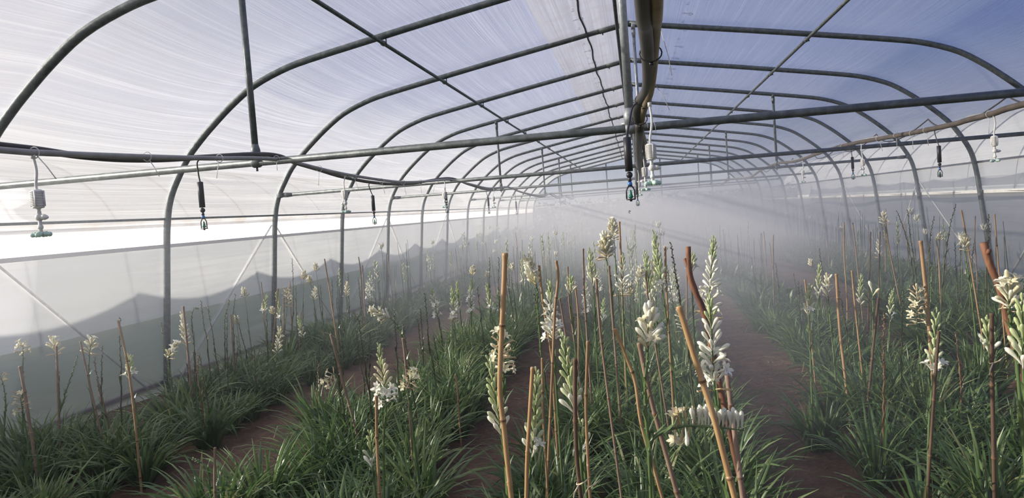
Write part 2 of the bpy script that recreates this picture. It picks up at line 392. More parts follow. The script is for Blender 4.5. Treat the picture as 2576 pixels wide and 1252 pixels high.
# lengthwise purlins under the hoops
for s, x, z, w in ((-1, -2.225, 1.70, 'left'), (1, 2.035, 1.742, 'right')):
    p = pipe_thing('purlin', [(x, .5, z+1.55-.03), (x, YG-.15, z+1.55-.03)], .0185, M['steel'], 'thin lengthwise steel purlin under the %s slope of the roof' % w, 'purlin', 'roof purlins')
    for n in range(1, NB):
        c = MB(); y = hoop_y(n)
        c.lathe([(.024, -.03), (.027, -.01), (.027, .01), (.024, .03)], 10, axis=(0, 1, 0)); c.tube([(.03, 0, -.02), (.03, 0, .05)], .006, 6)
        c.build('clamp', M['steel'], p, (0, y-.5, 0))
pipe_thing('ridge_pipe', [(-.075, .8, 3.60), (-.075, YG-.15, 3.60)], .02, M['steel'], 'lengthwise steel pipe along the ridge just left of the king posts', 'pipe')
TIES = [0, 2, 4, 7, 9, 11]
tl = {0: 'thick steel tie bar nearest the camera, spanning the whole picture', 2: 'steel tie bar second from the camera, below the first', 4: 'steel tie bar third from the camera', 7: 'steel tie bar fourth from the camera', 9: 'steel tie bar fifth from the camera', 11: 'steel tie bar sixth from the camera, half lost in mist'}
for n in TIES:
    y = hoop_y(n); xl, xr = wall_x(zt, -1, -.05), wall_x(zt, 1, -.05)
    t = thing('tie_bar', tl[n], 'tie bar', (XC, y, zt), 'tie bars'); a, b = xl-XC, xr-XC
    o = MB(); o.tube([(a+.12, 0, 0), (b-.12, 0, 0)], .0235, 12); o.build('bar', M['steel'], t)
    for s, e in ((1, a), (-1, b)):
        o = MB(); o.tube([(e+s*.14, 0, 0), (e+s*.06, 0, 0), (e+s*.02, 0, 0)], [.024, .032, .03], 10)
        o.lathe([(.042, -.03), (.046, -.02), (.046, .02), (.042, .03)], 12, (e-s*.03, 0, 0), axis=(.25*-s, 0, 1)); o.build('end_clamp', M['steel'], t)
def strut(x, n, label, group, ztop=None, r=.021, mat='steel', name='strut'):
    y = hoop_y(n); zr = (ztop or roof_z(x)) - .03; t = thing(name, label, 'strut' if name == 'strut' else 'post', (x, y, zt), group)
    o = MB(); H = zr-zt; o.tube([(0, 0, .10), (0, 0, H-.12)], r, 12)
    o.tube([(0, 0, .02), (0, 0, .08), (0, 0, .12)], [r*1.4, r*1.45, r], 12); o.tube([(0, 0, H-.13), (0, 0, H-.08), (0, 0, H)], [r, r*1.35, r*1.2], 12); o.build('tube', M[mat], t)
    c = MB(); c.lathe([(.029, -.028), (.033, -.02), (.033, .02), (.029, .028)], 12, (0, 0, 0), axis=(1, 0, 0)); c.tube([(0, 0, -.03), (0, 0, -.055)], .008, 6); c.tube([(-.05, 0, .03), (.05, 0, .03)], .012, 6); c.build('foot_clamp', M[mat], t)
    c = MB(); c.lathe([(.037, -.022), (.041, -.015), (.041, .015), (.037, .022)], 12, (0, 0, H), axis=(1, 0, -.18 if x > 0 else .18)); c.build('head_clamp', M[mat], t)
    return t
strut(-2.40, 0, 'steel strut at upper left standing on the nearest tie bar', 'roof struts')
for n, w in ((4, 'third'), (7, 'fourth'), (9, 'fifth'), (11, 'sixth')):
    strut(-2.42, n, 'steel strut on the left half of the %s tie bar from the camera' % w, 'roof struts')
    strut(2.46, n, 'steel strut on the right half of the %s tie bar from the camera' % w, 'roof struts')
strut(.0, 0, 'mottled galvanized king post rising from the nearest tie bar', 'king posts', r=.025, mat='steel_light', name='king_post')
strut(.11, 2, 'slim steel king post bolted under the ridge, on the second tie bar', 'king posts', r=.018, mat='steel_light', name='king_post')
for n, w in ((4, 'third'), (7, 'fourth'), (9, 'fifth'), (11, 'sixth')): strut(.06, n, 'steel king post on the %s tie bar from the camera' % w, 'king posts', name='king_post')
# bracing cords outside the side films
for s, w in ((-1, 'left'), (1, 'right')):
    for n in range(0, 7, 2):
        for d in (-1, 1):
            if n+d < 0: continue
            zt_, zb = (1.62 if s < 0 else 1.56), .08
            a = Vector((wall_x(zt_, s, .02), hoop_y(n)+d*.05, zt_)); b = Vector((wall_x(zb, s, .02), hoop_y(n+d)-d*.25, zb))
            pipe_thing('brace_cord', [a, b], .0105, M['cord'], 'white diagonal cord along the %s film, top of %s hoop to foot of %s' % (w, ORD[n], ORD[n+d]), 'cord', 'bracing cords', 6)
# drooping wire along the right shoulder
mb = MB(); pts = []
for y in yr(hoop_y(0), hoop_y(9), .15):
    t = ((y-Y0)/SP) % 1.0; pts.append((4.10-.10*4*t*(1-t), y, 2.42-.20*4*t*(1-t)))
mb.tube(pts, .009, 6); tag(mb.build('shoulder_rope', M['dark_cord']), 'dark rope drooping from hoop to hoop along the right shoulder', 'rope')
EXPOSURE = -0.3
# ------------------------------------------------------------------ hoses, foggers, sprinklers
def hose(name, pts, r, mat, label, cat='hose', k=8, n=12):
    P = smooth_path(pts, k); c = P[0]; o = MB(); o.tube([p-c for p in P], r, n)
    t = o.build(name, M[mat], None, c); tag(t, label, cat); return t, P
def add_tie(h, p, d, L=.1, mat='cord', rr=.02):
    """plastic tie round a hose, its tail hanging off"""
    o = MB(); c = Vector(p)-h.location
    ring = [(rr*math.cos(a), 0, rr*math.sin(a)) for a in [2*PI*i/12 for i in range(13)]]
    o.tube(ring, .0022, 5, caps=False); d = Vector(d).normalized()
    o.tube([d*rr*.8, d*(rr+L*.5)+Vector((0, 0, -.004)), d*(rr+L)+Vector((0, 0, -.016))], .0022, 5)
    o.build('cable_tie', M[mat], h, c)
XL, XR = -2.25, 2.48
gl_px = [(-150, 372), (0, 377), (97, 384), (300, 392), (525, 398), (640, 398), (712, 402), (740, 408), (868, 438), (1000, 457), (1070, 456), (1132, 452), (1180, 462), (1230, 473), (1275, 471), (1310, 482), (1350, 491)]
pl_ = [atx(x, y, XL) for x, y in gl_px]
far = [Vector((XL, y, z)) for y, z in ((19, 1.93), (20.2, 2.0), (22.5, 1.9), (24.7, 2.0), (27, 1.9), (29.2, 2.0))]
pl_[0] = Vector((XL, 1.2, pl_[1].z))
grey_l, gP = hose('hose', pl_ + far, .0125, 'grey_hose', 'light grey irrigation hose lying over the tie bars on the left')
bl_px = [(-120, 355), (0, 366), (97, 377), (200, 392), (300, 400), (400, 401), (500, 396), (640, 388), (700, 392), (740, 408), (800, 426), (868, 446), (950, 460), (1030, 462), (1130, 448), (1180, 464), (1230, 477), (1275, 470), (1310, 483), (1350, 494)]
pb = [atx(x, y, XL-.045) for x, y in bl_px]; pb[0] = Vector((XL-.045, 1.2, pb[1].z+.02))
black_l, bP = hose('hose', pb + [p+Vector((-.045, 0, -.02)) for p in far], .0145, 'black_hose', 'black hose sagging behind the grey hose on the left')
for px, py, dx, dz, L in ((86, 384, .55, -.6, .10), (370, 394, .5, -.75, .075), (552, 398, -.3, -1, .075), (695, 400, 0, -1, .035), (803, 424, -.15, -1, .085), (890, 443, .3, -1, .09), (960, 455, .2, -1, .08), (1014, 458, .2, -1, .09), (1058, 457, 0, -1, .08), (1098, 456, -.5, -1, .09)):
    add_tie(grey_l, atx(px, py, XL), (dx, 0, dz), L, 'cord', .022)
br_px = [(2576, 262), (2500, 285), (2430, 303), (2400, 312), (2300, 333), (2200, 351), (2150, 360), (2100, 372), (2050, 389), (2000, 406), (1955, 411), (1915, 428)]
pr = [Vector((XR, 1.5, 2.02)), Vector((XR, 3.3, 1.96))] + [atx(x, y, XR) for x, y in br_px] + [Vector((XR, 17, 1.93)), Vector((XR, 20.2, 2.0)), Vector((XR, 22.5, 1.9)), Vector((XR, 24.7, 2.0))]
brown_r, rP = hose('hose', pr, .021, 'brown_hose', 'dusty brown hose drooping over the tie bars on the right')
white_r, wP = hose('hose', [p+Vector((.035, 0, .012+.018*math.sin(i*1.9))) for i, p in enumerate(pr)], .011, 'grey_hose', 'pale hose bundled with the brown one on the right')
for px, py, dx, L in ((2490, 287, -.1, .1), (2330, 327, .1, .09), (2295, 335, 0, .1), (2210, 349, .3, .09), (2120, 368, 0, .08), (2255, 340, 0, .09)):
    add_tie(brown_r, atx(px, py, XR), (dx, 0, -1), L, 'cord', .026)
# thick pair of hoses beside the ridge, overhead
big_px = [(1618, 0, 2.2), (1624, 70, 2.6), (1629, 130, 2.95), (1631, 190, 3.35), (1626, 228, 3.7), (1611, 252, 4.0), (1603, 278, 4.2), (1606, 305, 4.38), (1609, 330, 4.46)]
pc = [Vector((.02, -.4, 2.33)), Vector((.03, .8, 2.30))] + [at(*p) for p in big_px]
ext = [Vector((.05, 5.4, 1.94)), Vector((.06, 7, 1.90)), Vector((.06, 8.2, 1.95)), Vector((.05, 8.95, 2.02)), Vector((.05, 9.6, 1.96)), Vector((.05, 11.2, 1.9)), Vector((.05, 13.45, 2.02)), Vector((.05, 16.5, 1.9)), Vector((.05, 20.2, 2.02))]
big, cP = hose('hose', pc + ext, .0265, 'big_hose', 'thick dark hose overhead, coming down beside the king post')
tan_px = [(1652, 0, 2.2), (1650, 60, 2.6), (1646, 120, 2.95), (1641, 190, 3.35), (1634, 235, 3.7), (1622, 268, 4.05), (1614, 300, 4.35), (1612, 328, 4.46)]
pt = [Vector((.07, -.4, 2.33)), Vector((.075, .8, 2.30))] + [at(*p) for p in tan_px]
tan, tP = hose('hose', pt + [p+Vector((.045, 0, .01)) for p in ext], .0195, 'tan_hose', 'tan hose tied alongside the thick dark hose overhead')
for p, q in ((at(1629, 135, 2.95), (.2, 0, -.3)), (at(1612, 252, 4.0), (-.3, 0, .4)), (at(1604, 300, 4.33), (.5, 0, -.2))):
    o = MB(); rr = .034; c = p-big.location
    o.tube([(rr*1.25*math.cos(a)+.012, .01*math.sin(a), rr*math.sin(a)) for a in [2*PI*i/16 for i in range(17)]], .003, 6, caps=False); o.box((.012, 0, -rr-.006), (.008, .006, .007)); o.build('hose_band', M['black'], big, c)
for (a, b, Y) in (((1662, 75), (1690, 190), 2.9), ((1648, 212), (1684, 277), 3.5), ((1640, 292), (1650, 332), 4.2), ((1622, 300), (1630, 322), 4.3)):
    o = MB(); A, B = at(*a, Y), at(*b, Y); m_ = A.lerp(B, .6)+Vector((.004, 0, .003))
    o.tube([A-big.location, m_-big.location, B-big.location], .0016, 5); o.build('cable_tie', M['cord'], big)

def fogger(top, body, label, side=1, tilt=0.):
    """white mist fogger: drop tube, ribbed anti-drip body, ball valve and a cross of four mint nozzles"""
    top, body = Vector(top), Vector(body); t = thing('mist_fogger', label, 'fogger', body, 'white mist foggers')
    d = top-body; o = MB()
    o.tube(smooth_path([d, d*.55+Vector((.008*side, 0, 0)), (0, 0, .02), (0, 0, -.002)], 5), .0052, 8)
    o.tube([d+Vector((0, 0, .008)), d+Vector((0, 0, -.012))], .0085, 10); o.build('drop_tube', M['white'], t)
    pr = [(.008, 0), (.017, -.002), (.019, -.005)]
    for i in range(9): z = -.008-i*.0064; pr += [(.0235, z), (.0235, z-.0034), (.0185, z-.004), (.0185, z-.006)]
    pr += [(.0225, -.067), (.019, -.072), (.008, -.074)]
    o = MB(); o.lathe(list(reversed(pr)), 20)
    for a in range(4): o.box((.0225*math.cos(a*PI/2+.4), .0225*math.sin(a*PI/2+.4), -.036), (.0028, .0028, .030))
    o.build('ribbed_body', M['white'], t)
    o = MB(); o.lathe([(.0075, -.098), (.0085, -.088), (.0062, -.080), (.0085, -.076), (.0085, -.07)], 12); o.ball((0, 0, -.107), .0155, 14)
    o.lathe([(.011, 0), (.011, .012), (.007, .022), (.002, .028)], 12, (.012*side, 0, -.107), axis=(side, 0, -.1)); o.build('check_valve', M['white'], t)
    o = MB(); o.tube([(0, 0, -.118), (0, 0, -.168)], .0068, 10); o.lathe([(.0095, -.152), (.0105, -.146), (.0095, -.138)], 12); o.lathe([(.009, -.178), (.012, -.170), (.009, -.162)], 12); o.build('stem', M['white'], t)
    for k in range(4):
        a = k*PI/2+.35; v = (math.cos(a), math.sin(a), -.12); c = (.014*v[0], .014*v[1], -.172)
        o = MB(); o.lathe([(.006, -.006), (.0105, 0), (.0115, .006), (.008, .010), (.0095, .013), (.0085, .021), (.003, .025)], 12, c, axis=v); o.build('nozzle', M['mint'], t)
    return t
def sprinkler(top, body, label, s=1.0):
    """black hanging sprinkler: feed tube, stabilising weight, ball, blue collar, open bridge and green spinner"""
    top, body = Vector(top), Vector(body); t = thing('hanging_sprinkler', label, 'sprinkler', body, 'black hanging sprinklers'); d = top-body
    o = MB(); o.tube(smooth_path([d, d*.8+Vector((-.012, 0, .004)), d*.3+Vector((-.006, 0, 0)), (0, 0, .002), (0, 0, -.01)], 5), .0042, 8); o.build('feed_tube', M['black'], t)
    o = MB(); o.lathe([(.004, -.14*s), (.0155, -.139*s), (.0158, -.06), (.0158, -.003), (.006, 0)], 16); o.build('weight', M['black'], t)
    z = -.14*s
    o = MB(); o.ball((0, 0, z-.014), .0135, 14); o.tube([(0, 0, z-.02), (0, 0, z-.042)], .006, 10); o.lathe([(.006, z-.040), (.0095, z-.036), (.006, z-.032)], 12); o.build('connector', M['black'], t)
    o = MB(); o.lathe([(.009, z-.056), (.0095, z-.050), (.007, z-.042)], 12); o.build('collar', M['blue_plastic'], t)
    o = MB(); z0 = z-.056
    for sx in (-1, 1): o.tube([(sx*.004, 0, z0), (sx*.0125, 0, z0-.012), (sx*.0165, 0, z0-.022), (sx*.0168, 0, z0-.056)], .0030, 8)
    o.box((0, 0, z0-.057), (.0185, .006, .0028)); o.lathe([(.003, z0-.066), (.006, z0-.062), (.005, z0-.056)], 8); o.lathe([(.006, z0-.006), (.009, z0), (.008, z0+.006)], 10); o.build('bridge', M['black'], t)
    o = MB(); o.lathe([(.0035, z0-.054), (.0125, z0-.047), (.0085, z0-.043), (.006, z0-.033), (.0045, z0-.022), (.002, z0-.018)], 14); o.build('spinner', M['green_plastic'], t)
    return t
def near_on(P, y):
    return min(P, key=lambda p: abs(p.y-y)).copy()
def hang(f, P, y, X, body_px, label, **k):
    a = near_on(P, y); b = atx(*body_px, X); b.y = y; b.x = a.x; a.z -= .012; return f(a, b, label, **k)
hang(fogger, gP, 2.50, XL, (97, 476), 'white mist fogger on the left hose nearest the camera, far left')
hang(fogger, gP, 5.55, XL, (868, 477), 'white mist fogger on the left hose, second from the camera', side=-1)
hang(fogger, gP, 8.65, XL, (1117, 484), 'white mist fogger on the left hose, third from the camera')
hang(fogger, gP, 11.75, XL, (1243, 494), 'white mist fogger on the left hose, fourth and farthest, deep in haze')
hang(sprinkler, bP, 3.66, XL, (524, 455), 'black hanging sprinkler on the left hose nearest the camera')
hang(sprinkler, bP, 6.30, XL, (949, 490), 'black hanging sprinkler on the left hose, second from the camera')
hang(sprinkler, bP, 8.90, XL, (1128, 482), 'black hanging sprinkler on the left hose, third from the camera')
hang(sprinkler, bP, 11.55, XL, (1240, 496), 'black hanging sprinkler on the left hose, fourth from the camera')
hang(sprinkler, bP, 14.3, XL, (1303, 506), 'black hanging sprinkler on the left hose, fifth from the camera')
hang(fogger, rP, 5.65, XR, (2500, 341), 'white mist fogger on the right hose nearest the camera')
hang(fogger, rP, 8.66, XR, (2169, 400), 'white mist fogger on the right hose, second from the camera', side=-1)
hang(fogger, rP, 11.6, XR, (2020, 428), 'white mist fogger on the right hose, third, dim in the mist')
hang(sprinkler, rP, 6.60, XR, (2361, 366), 'black hanging sprinkler on the right hose nearest the camera')
hang(sprinkler, rP, 9.05, XR, (2145, 394), 'black hanging sprinkler on the right hose, second from the camera')
a = at(1612, 250, 3.95)
sprinkler(at(1603, 258, 3.15), at(1577, 344, 3.05), 'black sprinkler with green spinner hanging at the centre from the thick hose')
fogger(at(1634, 262, 3.35), at(1636, 360, 3.3), 'white mist fogger hanging at the centre beside the black sprinkler')
fogger(at(1619, 350, 5.9), at(1621, 420, 5.85), 'smaller-looking white mist fogger hanging behind the centre one', side=-1)
fogger(near_on(cP, 9.3), at(1607, 455, 9.3), 'white mist fogger on the centre hose, hazy, beyond the second tie bar')
sprinkler(near_on(cP, 8.2), at(1601, 458, 8.2), 'black sprinkler on the centre hose, hazy, beyond the first tie bar')
o = MB(); o.ball((0, 0, 0), .0052, 14, sz=1.25)
wm = NT('water'); gb = wm.n('ShaderNodeBsdfGlass', _IOR=1.33, _Roughness=0.0); wm.l(gb.outputs[0], wm.out.inputs[0])
tag(o.build('water_drop', wm.m, None, at(1584, 533, 3.05)), 'single water drop falling below the centre black sprinkler', 'drop')

# ------------------------------------------------------------------ ground and the outside
def hfun(x, y): return .018*math.sin(x*3.1+y*.7)+.012*math.sin(y*2.3-x*1.7)+.010*math.sin(x*7.3+y*5.1)
mb = MB(); xs, ys = yr(-4.86, 4.92, .12), yr(YB+.02, YG-.02, .2)
for y in ys:
    for x in xs: mb.v.append((x, y, hfun(x, y)-.005))
w = len(xs)
for j in range(len(ys)-1):
    for i in range(w-1): mb.f.append((j*w+i, j*w+i+1, (j+1)*w+i+1, (j+1)*w+i)); mb.m.append(0)
struct(mb.build('floor', M['soil']))
mb = MB()
for x0, x1, y0_, y1 in ((-80, -4.87, -60, 120), (4.93, 80, -60, 120), (-4.87, 4.93, YG, 120), (-4.87, 4.93, -60, YB)):
    mb.add([(x0, y0_, -.06), (x1, y0_, -.06), (x1, y1, -.06), (x0, y1, -.06)], [(0, 1, 2, 3)])
struct(mb.build('ground', M['grass'], smooth=False))
# the next greenhouse to the left: its outline shades the lower left film
NX = -14.0
def next_house(cx, label):
    t = thing('greenhouse', label, 'greenhouse', (cx, 0, 0)); pr = off_profile(.036, .05, -1); pr = list(reversed(pr)) + off_profile(.036, .05, 1)[1:]
    o = film_strip('cover', [Vector((p.x-XC, 0, p.z)) for p in pr], yr(-8, 42, .225), M['outfilm'], 0)
    me = o.data
    for v in me.vertices:
        tt = ((v.co.y-5.44)/SP) % 1.0; s_ = 4*tt*(1-tt)*.17
        if v.co.z > 1.6: v.co.z -= s_*(.4+.6*min(1, abs(v.co.x)/3)); v.co.x *= 1-s_*.03
    o.parent = t
    for k in range(-6, 16):
        h = link('hoop_pipe', hoop_me, t, (0, 5.44+k*SP, 0))
    return t
next_house(NX, 'neighbouring greenhouse seen as a scalloped dark outline through the left film')
next_house(12.4, 'added greenhouse on the right that brightens the narrow gap above the film')  # added house: its sunlit cover whitens the right vent gap and wall
# hedge beyond the far gable
def blob_leaves(mb, c, rad, n, sz):
    for _ in range(n):
        v = Vector((R.gauss(0, 1), R.gauss(0, 1), R.gauss(0, 1))).normalized()*R.uniform(.55, 1)
        p = Vector(c)+Vector((v.x*rad[0], v.y*rad[1], v.z*rad[2])); a = Vector((R.uniform(-1, 1), R.uniform(-1, 1), R.uniform(-1, 1))).normalized(); b = a.orthogonal().normalized()
        s_ = sz*R.uniform(.6, 1.3); mb.add([p-a*s_, p+b*s_*.5, p+a*s_, p-b*s_*.5], [(0, 1, 2, 3)])
mb = MB()
for i in range(14): blob_leaves(mb, (-7+i*1.1, 37.5+R.uniform(-.3, .3), .95), (.9, .6, 1.05), 420, .13)
tag(mb.build('hedge', M['hedge'], smooth=False), 'dark green hedge outside beyond the far gable film', 'hedge')

# ------------------------------------------------------------------ sky, sun, mist
SUN = Vector((-.90, -.14, .31)).normalized()
wd = D.worlds.new('sky'); scene.world = wd; wd.use_nodes = True; nt = wd.node_tree; nt.nodes.clear()
def wn(typ): return nt.nodes.new(typ)
tc = wn('ShaderNodeTexCoord'); sp = wn('ShaderNodeSeparateXYZ'); nt.links.new(tc.outputs['Generated'], sp.inputs[0])
rp = wn('ShaderNodeValToRGB'); e = rp.color_ramp.elements; e.new(.5)
for i, (p, c) in enumerate(((.0, (.95, .98, 1.0)), (.17, (.27, .43, .96)), (.8, (.09, .22, .86)))): e[i].position = p; e[i].color = (*c, 1)
nt.links.new(sp.outputs[2], rp.inputs[0])
dt = wn('ShaderNodeVectorMath'); dt.operation = 'DOT_PRODUCT'; nt.links.new(tc.outputs['Generated'], dt.inputs[0]); dt.inputs[1].default_value = SUN
mr = wn('ShaderNodeMapRange'); mr.interpolation_type = 'SMOOTHSTEP'; nt.links.new(dt.outputs['Value'], mr.inputs[0]); mr.inputs[1].default_value = .1; mr.inputs[2].default_value = 1.0; mr.inputs[3].default_value = 0.; mr.inputs[4].default_value = 1.
mx = wn('ShaderNodeMix'); mx.data_type = 'RGBA'; nt.links.new(mr.outputs[0], mx.inputs[0]); nt.links.new(rp.outputs[0], mx.inputs[6]); mx.inputs[7].default_value = (1.5, 1.45, 1.4, 1)
bg = wn('ShaderNodeBackground'); bg.inputs[1].default_value = 0.9; nt.links.new(mx.outputs[2], bg.inputs[0]); wo = wn('ShaderNodeOutputWorld'); nt.links.new(bg.outputs[0], wo.inputs[0])
sl = D.lights.new('sun', 'SUN'); sl.energy = 14.5; sl.angle = .007; sl.color = (1, .93, .83)
so = D.objects.new('sun', sl); COL.objects.link(so); so.rotation_euler = SUN.to_track_quat('Z', 'Y').to_euler(); so.location = (-30, 10, 20)

def mist_mat():
    t = NT('water_mist'); g = t.n('ShaderNodeNewGeometry'); P = g.outputs['Position']; s = t.n('ShaderNodeSeparateXYZ'); t.l(P, s.inputs[0]); x, y, z = s.outputs
    n1 = t.maprange(t.noise(P, .75, 2, .5), .3, .7, .55, 1.45)
    low = t.maprange(z, 1.45, 2.2, 1, .012)                         # thin above the tie bars
    along = t.maprange(y, 5, 17, .04, 1)
    base = t.math('MULTIPLY', t.math('MULTIPLY', low, along), .095)
    def gauss(c, r, amp):
        e_ = 0.0
        for v, cc, rr in zip((x, y, z), c, r):
            q = t.math('MULTIPLY', t.math('SUBTRACT', v, cc), 1/rr); e_ = t.math('ADD', e_, t.math('MULTIPLY', q, q))
        return t.math('MULTIPLY', t.math('EXPONENT', t.math('MULTIPLY', e_, -1.0)), amp)
    tot = base
    for a in MIST: tot = t.math('ADD', tot, gauss(*a))
    tot = t.math('MULTIPLY', tot, n1)
    v = t.n('ShaderNodeVolumeScatter'); v.inputs['Color'].default_value = (.58, .60, .64, 1); v.inputs['Anisotropy'].default_value = .25
    t.l(tot, v.inputs['Density']); t.l(v.outputs[0], t.out.inputs['Volume']); return t.m
MIST = [((1.0, 11.5, 1.0), (1.5, 4.0, .80), .19), ((.6, 17, 1.05), (2.8, 6, .82), .24), ((-3.3, 3.2, 1.42), (1.1, 1.3, .42), .20), ((.55, 4.4, .75), (.6, 1.5, .5), .11), ((-2.4, 8.5, .5), (.8, 2.2, .5), .05)]
mb = MB(); pr = [Vector((p.x*.985, 0, p.z-.06)) for p in HALF if p.z > .02]; pr = [Vector((-p.x, 0, p.z)) for p in reversed(pr)] + pr[1:]
k = len(pr); mb.v = [(XC+p.x, y, p.z) for y in (1.2, YG-.2) for p in pr]
mb.f = [(i, i+1, k+i+1, k+i) for i in range(k-1)] + [tuple(reversed(range(k))), tuple(range(k, 2*k)), (k-1, 0, k, 2*k-1)]; mb.m = [0]*len(mb.f)
mm = mist_mat(); tag(mb.build('mist', mm, smooth=False), 'grey white water mist filling the greenhouse under the tie bars', 'mist', None, 'stuff')
# ------------------------------------------------------------------ tuberose plants
def tuft(seed, n, L, spread=1.0, shoots=3, seg=7, fold=True, wid=.0078):
    r = random.Random(seed); mb = MB()
    hubs = [(0, 0)] + [(r.uniform(.04, .10)*math.cos(a), r.uniform(.04, .10)*math.sin(a)) for a in [r.uniform(0, 2*PI) for _ in range(shoots-1)]]
    for k in range(n):
        hx, hy = hubs[k % shoots]; az = r.uniform(0, 2*PI); out = r.random()**.8
        th = math.radians(2+36*out*spread); l = L*r.uniform(.65, 1.12)*(.8+.25*out); end = math.radians(r.uniform(10, 50)+92*out*spread)
        w = wid*r.uniform(.7, 1.2); tw = r.uniform(-.5, .5); kink = r.random() < .08; kp = r.uniform(.5, .8)
        p = Vector((hx+.018*math.cos(az), hy+.018*math.sin(az), -.015)); side = Vector((-math.sin(az), math.cos(az), 0)); o = len(mb.v); nv = 3 if fold else 2
        for i in range(seg+1):
            t = i/seg; a = th+(end-th)*t**1.6
            if kink and t > kp: a += 1.1
            d = Vector((math.cos(az)*math.sin(a), math.sin(az)*math.sin(a), math.cos(a)))
            ww = w*(.75+.55*math.sin(min(1, t*1.5)*PI*.5))*(1-t**3.2)+.0006
            nrm = side.cross(d); sd = (side*math.cos(tw*t*2)+nrm*math.sin(tw*t*2))
            if fold: mb.v += [tuple(p-sd*ww), tuple(p+nrm*ww*.45*-1), tuple(p+sd*ww)]
            else: mb.v += [tuple(p-sd*ww), tuple(p+sd*ww)]
            p = p + d*(l/seg)
            if p.z < .012: p.z = .012
        for i in range(seg):
            for j in range(nv-1):
                q = o+i*nv+j; mb.f.append((q, q+1, q+nv+1, q+nv)); mb.m.append(0)
    return mb
def floret_mb(mb, kind, X=Matrix(), seed=0, mi=0, sides=7):
    """one tuberose flower along +z, about 5 cm: bud, open or withered"""
    r = random.Random(seed); bend = r.uniform(.004, .010)
    if kind == 'bud':   pr = [(.0023, 0), (.0028, .010), (.0037, .022), (.0058, .033), (.0071, .042), (.0062, .050), (.0022, .056)]
    elif kind == 'open': pr = [(.0022, 0), (.0028, .012), (.0032, .024), (.0044, .034), (.0062, .040)]
    else: pr = [(.0020, 0), (.0026, .010), (.0030, .022), (.0050, .032), (.0034, .040), (.0044, .048), (.0012, .054)]
    pts = [(bend*(z/.05)**2, 0, z) for _, z in pr]; t = MB(); t.tube(pts, [q for q, _ in pr], sides)
    if kind == 'open':
        for k in range(6):
            a = k*PI/3+r.uniform(-.2, .2); c = (bend*.64, 0, .038); op = r.uniform(.75, 1.15); l = r.uniform(.019, .024)
            rad = Vector((math.cos(a), math.sin(a), 0)); tg = Vector((-math.sin(a), math.cos(a), 0)); vs = []
            for i, (f, w) in enumerate(((0, .0036), (.35, .0062), (.7, .0058), (1, .0012))):
                an = op*(.45+.75*f); q = Vector(c)+rad*(.0055+l*f*math.sin(an))+Vector((0, 0, l*f*math.cos(an))); vs += [q-tg*w, q+Vector((0, 0, -.0012)), q+tg*w]
            t.add(vs, [(i*3+j, i*3+j+1, i*3+j+4, i*3+j+3) for i in range(3) for j in range(2)])
    if kind == 'wither':
        for k in range(3):
            a = r.uniform(0, 2*PI); q = Vector((bend, 0, .05)); e_ = q+Vector((math.cos(a)*.014, math.sin(a)*.014, r.uniform(-.004, .01))); sd = Vector((-math.sin(a), math.cos(a), 0))*.003
            t.add([q-sd, q+sd, e_+sd*.5, e_-sd*.5], [(0, 1, 2, 3)])
    mb.add(t.v, t.f, mi, X)
FL = {}
for kd, mats in (('bud', ('bud', 'palebud', 'petal', 'cream')), ('open', ('petal', 'cream')), ('wither', ('withered',))):
    for mt in mats:
        FL[kd, mt] = []
        for k in range(2): b = MB(); floret_mb(b, kd, seed=k, sides=8); FL[kd, mt].append(b.mesh('floret', M[mt]))
KIND_NAME = {'bud': 'bud', 'open': 'floret', 'wither': 'withered_floret'}
def frame_at(P, i):
    d = (P[min(i+1, len(P)-1)]-P[max(i-1, 0)]).normalized(); a = d.orthogonal().normalized(); return d, a, d.cross(a)
def head_plan(kind, n, r):
    """florets as (place 0 tip..1 bottom, lean from stem in rad, size, form, colour)"""
    out = []
    for i in range(n):
        t = (i+.5)/n; j = r.uniform(-.12, .12)
        if kind == 'bud':
            if t < .12: q = (.12+.1*t, .52, 'bud', 'bud')
            elif t < .66: q = (.20+.14*t, .66+.48*t, 'bud', 'bud')
            elif t < .86: q = (.30+.15*t, 1.08, 'bud', 'palebud')
            else: q = (.50, 1.1, r.choice(('open', 'bud', 'bud')), 'petal')
        elif kind == 'full':
            if t < .26: q = (.14+.3*t, .45+.9*t, 'bud', 'bud')
            elif t < .5: q = (.48, .85, 'bud', 'petal')
            elif t < .9: q = (.85+j*2, .98, r.choice(('bud', 'bud', 'bud', 'open')), 'petal')
            else: q = (1.0, 1.0, 'wither' if r.random() < .4 else 'open', 'withered')
        elif kind == 'mixed':
            if t < .36: q = (.14+.3*t, .48+.9*t, 'bud', 'bud')
            elif t < .66: q = (.55, 1.0, 'bud', 'cream')
            else: q = (.8+.4*t+j, 1.12, r.choice(('open', 'bud', 'bud')), 'petal')
        elif kind == 'brush':
            q = (.18+.85*t+j, 1.08, r.choice(('bud', 'bud', 'bud', 'bud', 'bud', 'open')) if t < .85 else r.choice(('bud', 'wither')), 'cream' if r.random() < .45 else 'petal')
        elif kind == 'cluster':
            q = (.12+.62*t+j, .98, r.choice(('bud', 'bud', 'bud', 'bud', 'bud', 'open')) if t < .85 else r.choice(('bud', 'wither')), 'cream' if r.random() < .45 else 'petal')
        elif kind == 'old':
            q = (.35+1.15*t+j, .95, 'wither' if r.random() < .45 else r.choice(('bud', 'open')), 'cream')
        elif kind == 'comb':                     # flowers all standing up from a lying stem
            q = (1.45, 1.0, 'bud' if t < .55 else r.choice(('bud', 'wither', 'open')), 'petal' if t < .75 else 'cream')
        if q[2] == 'wither': q = (q[0]+.35, q[1]*.95, 'wither', 'withered')
        elif q[2] == 'open' and q[3] not in ('petal', 'cream'): q = (q[0], q[1], 'open', 'petal')
        elif q[2] == 'bud' and q[3] == 'withered': q = (q[0], q[1], 'bud', 'cream')
        out.append((t, *q))
    return out
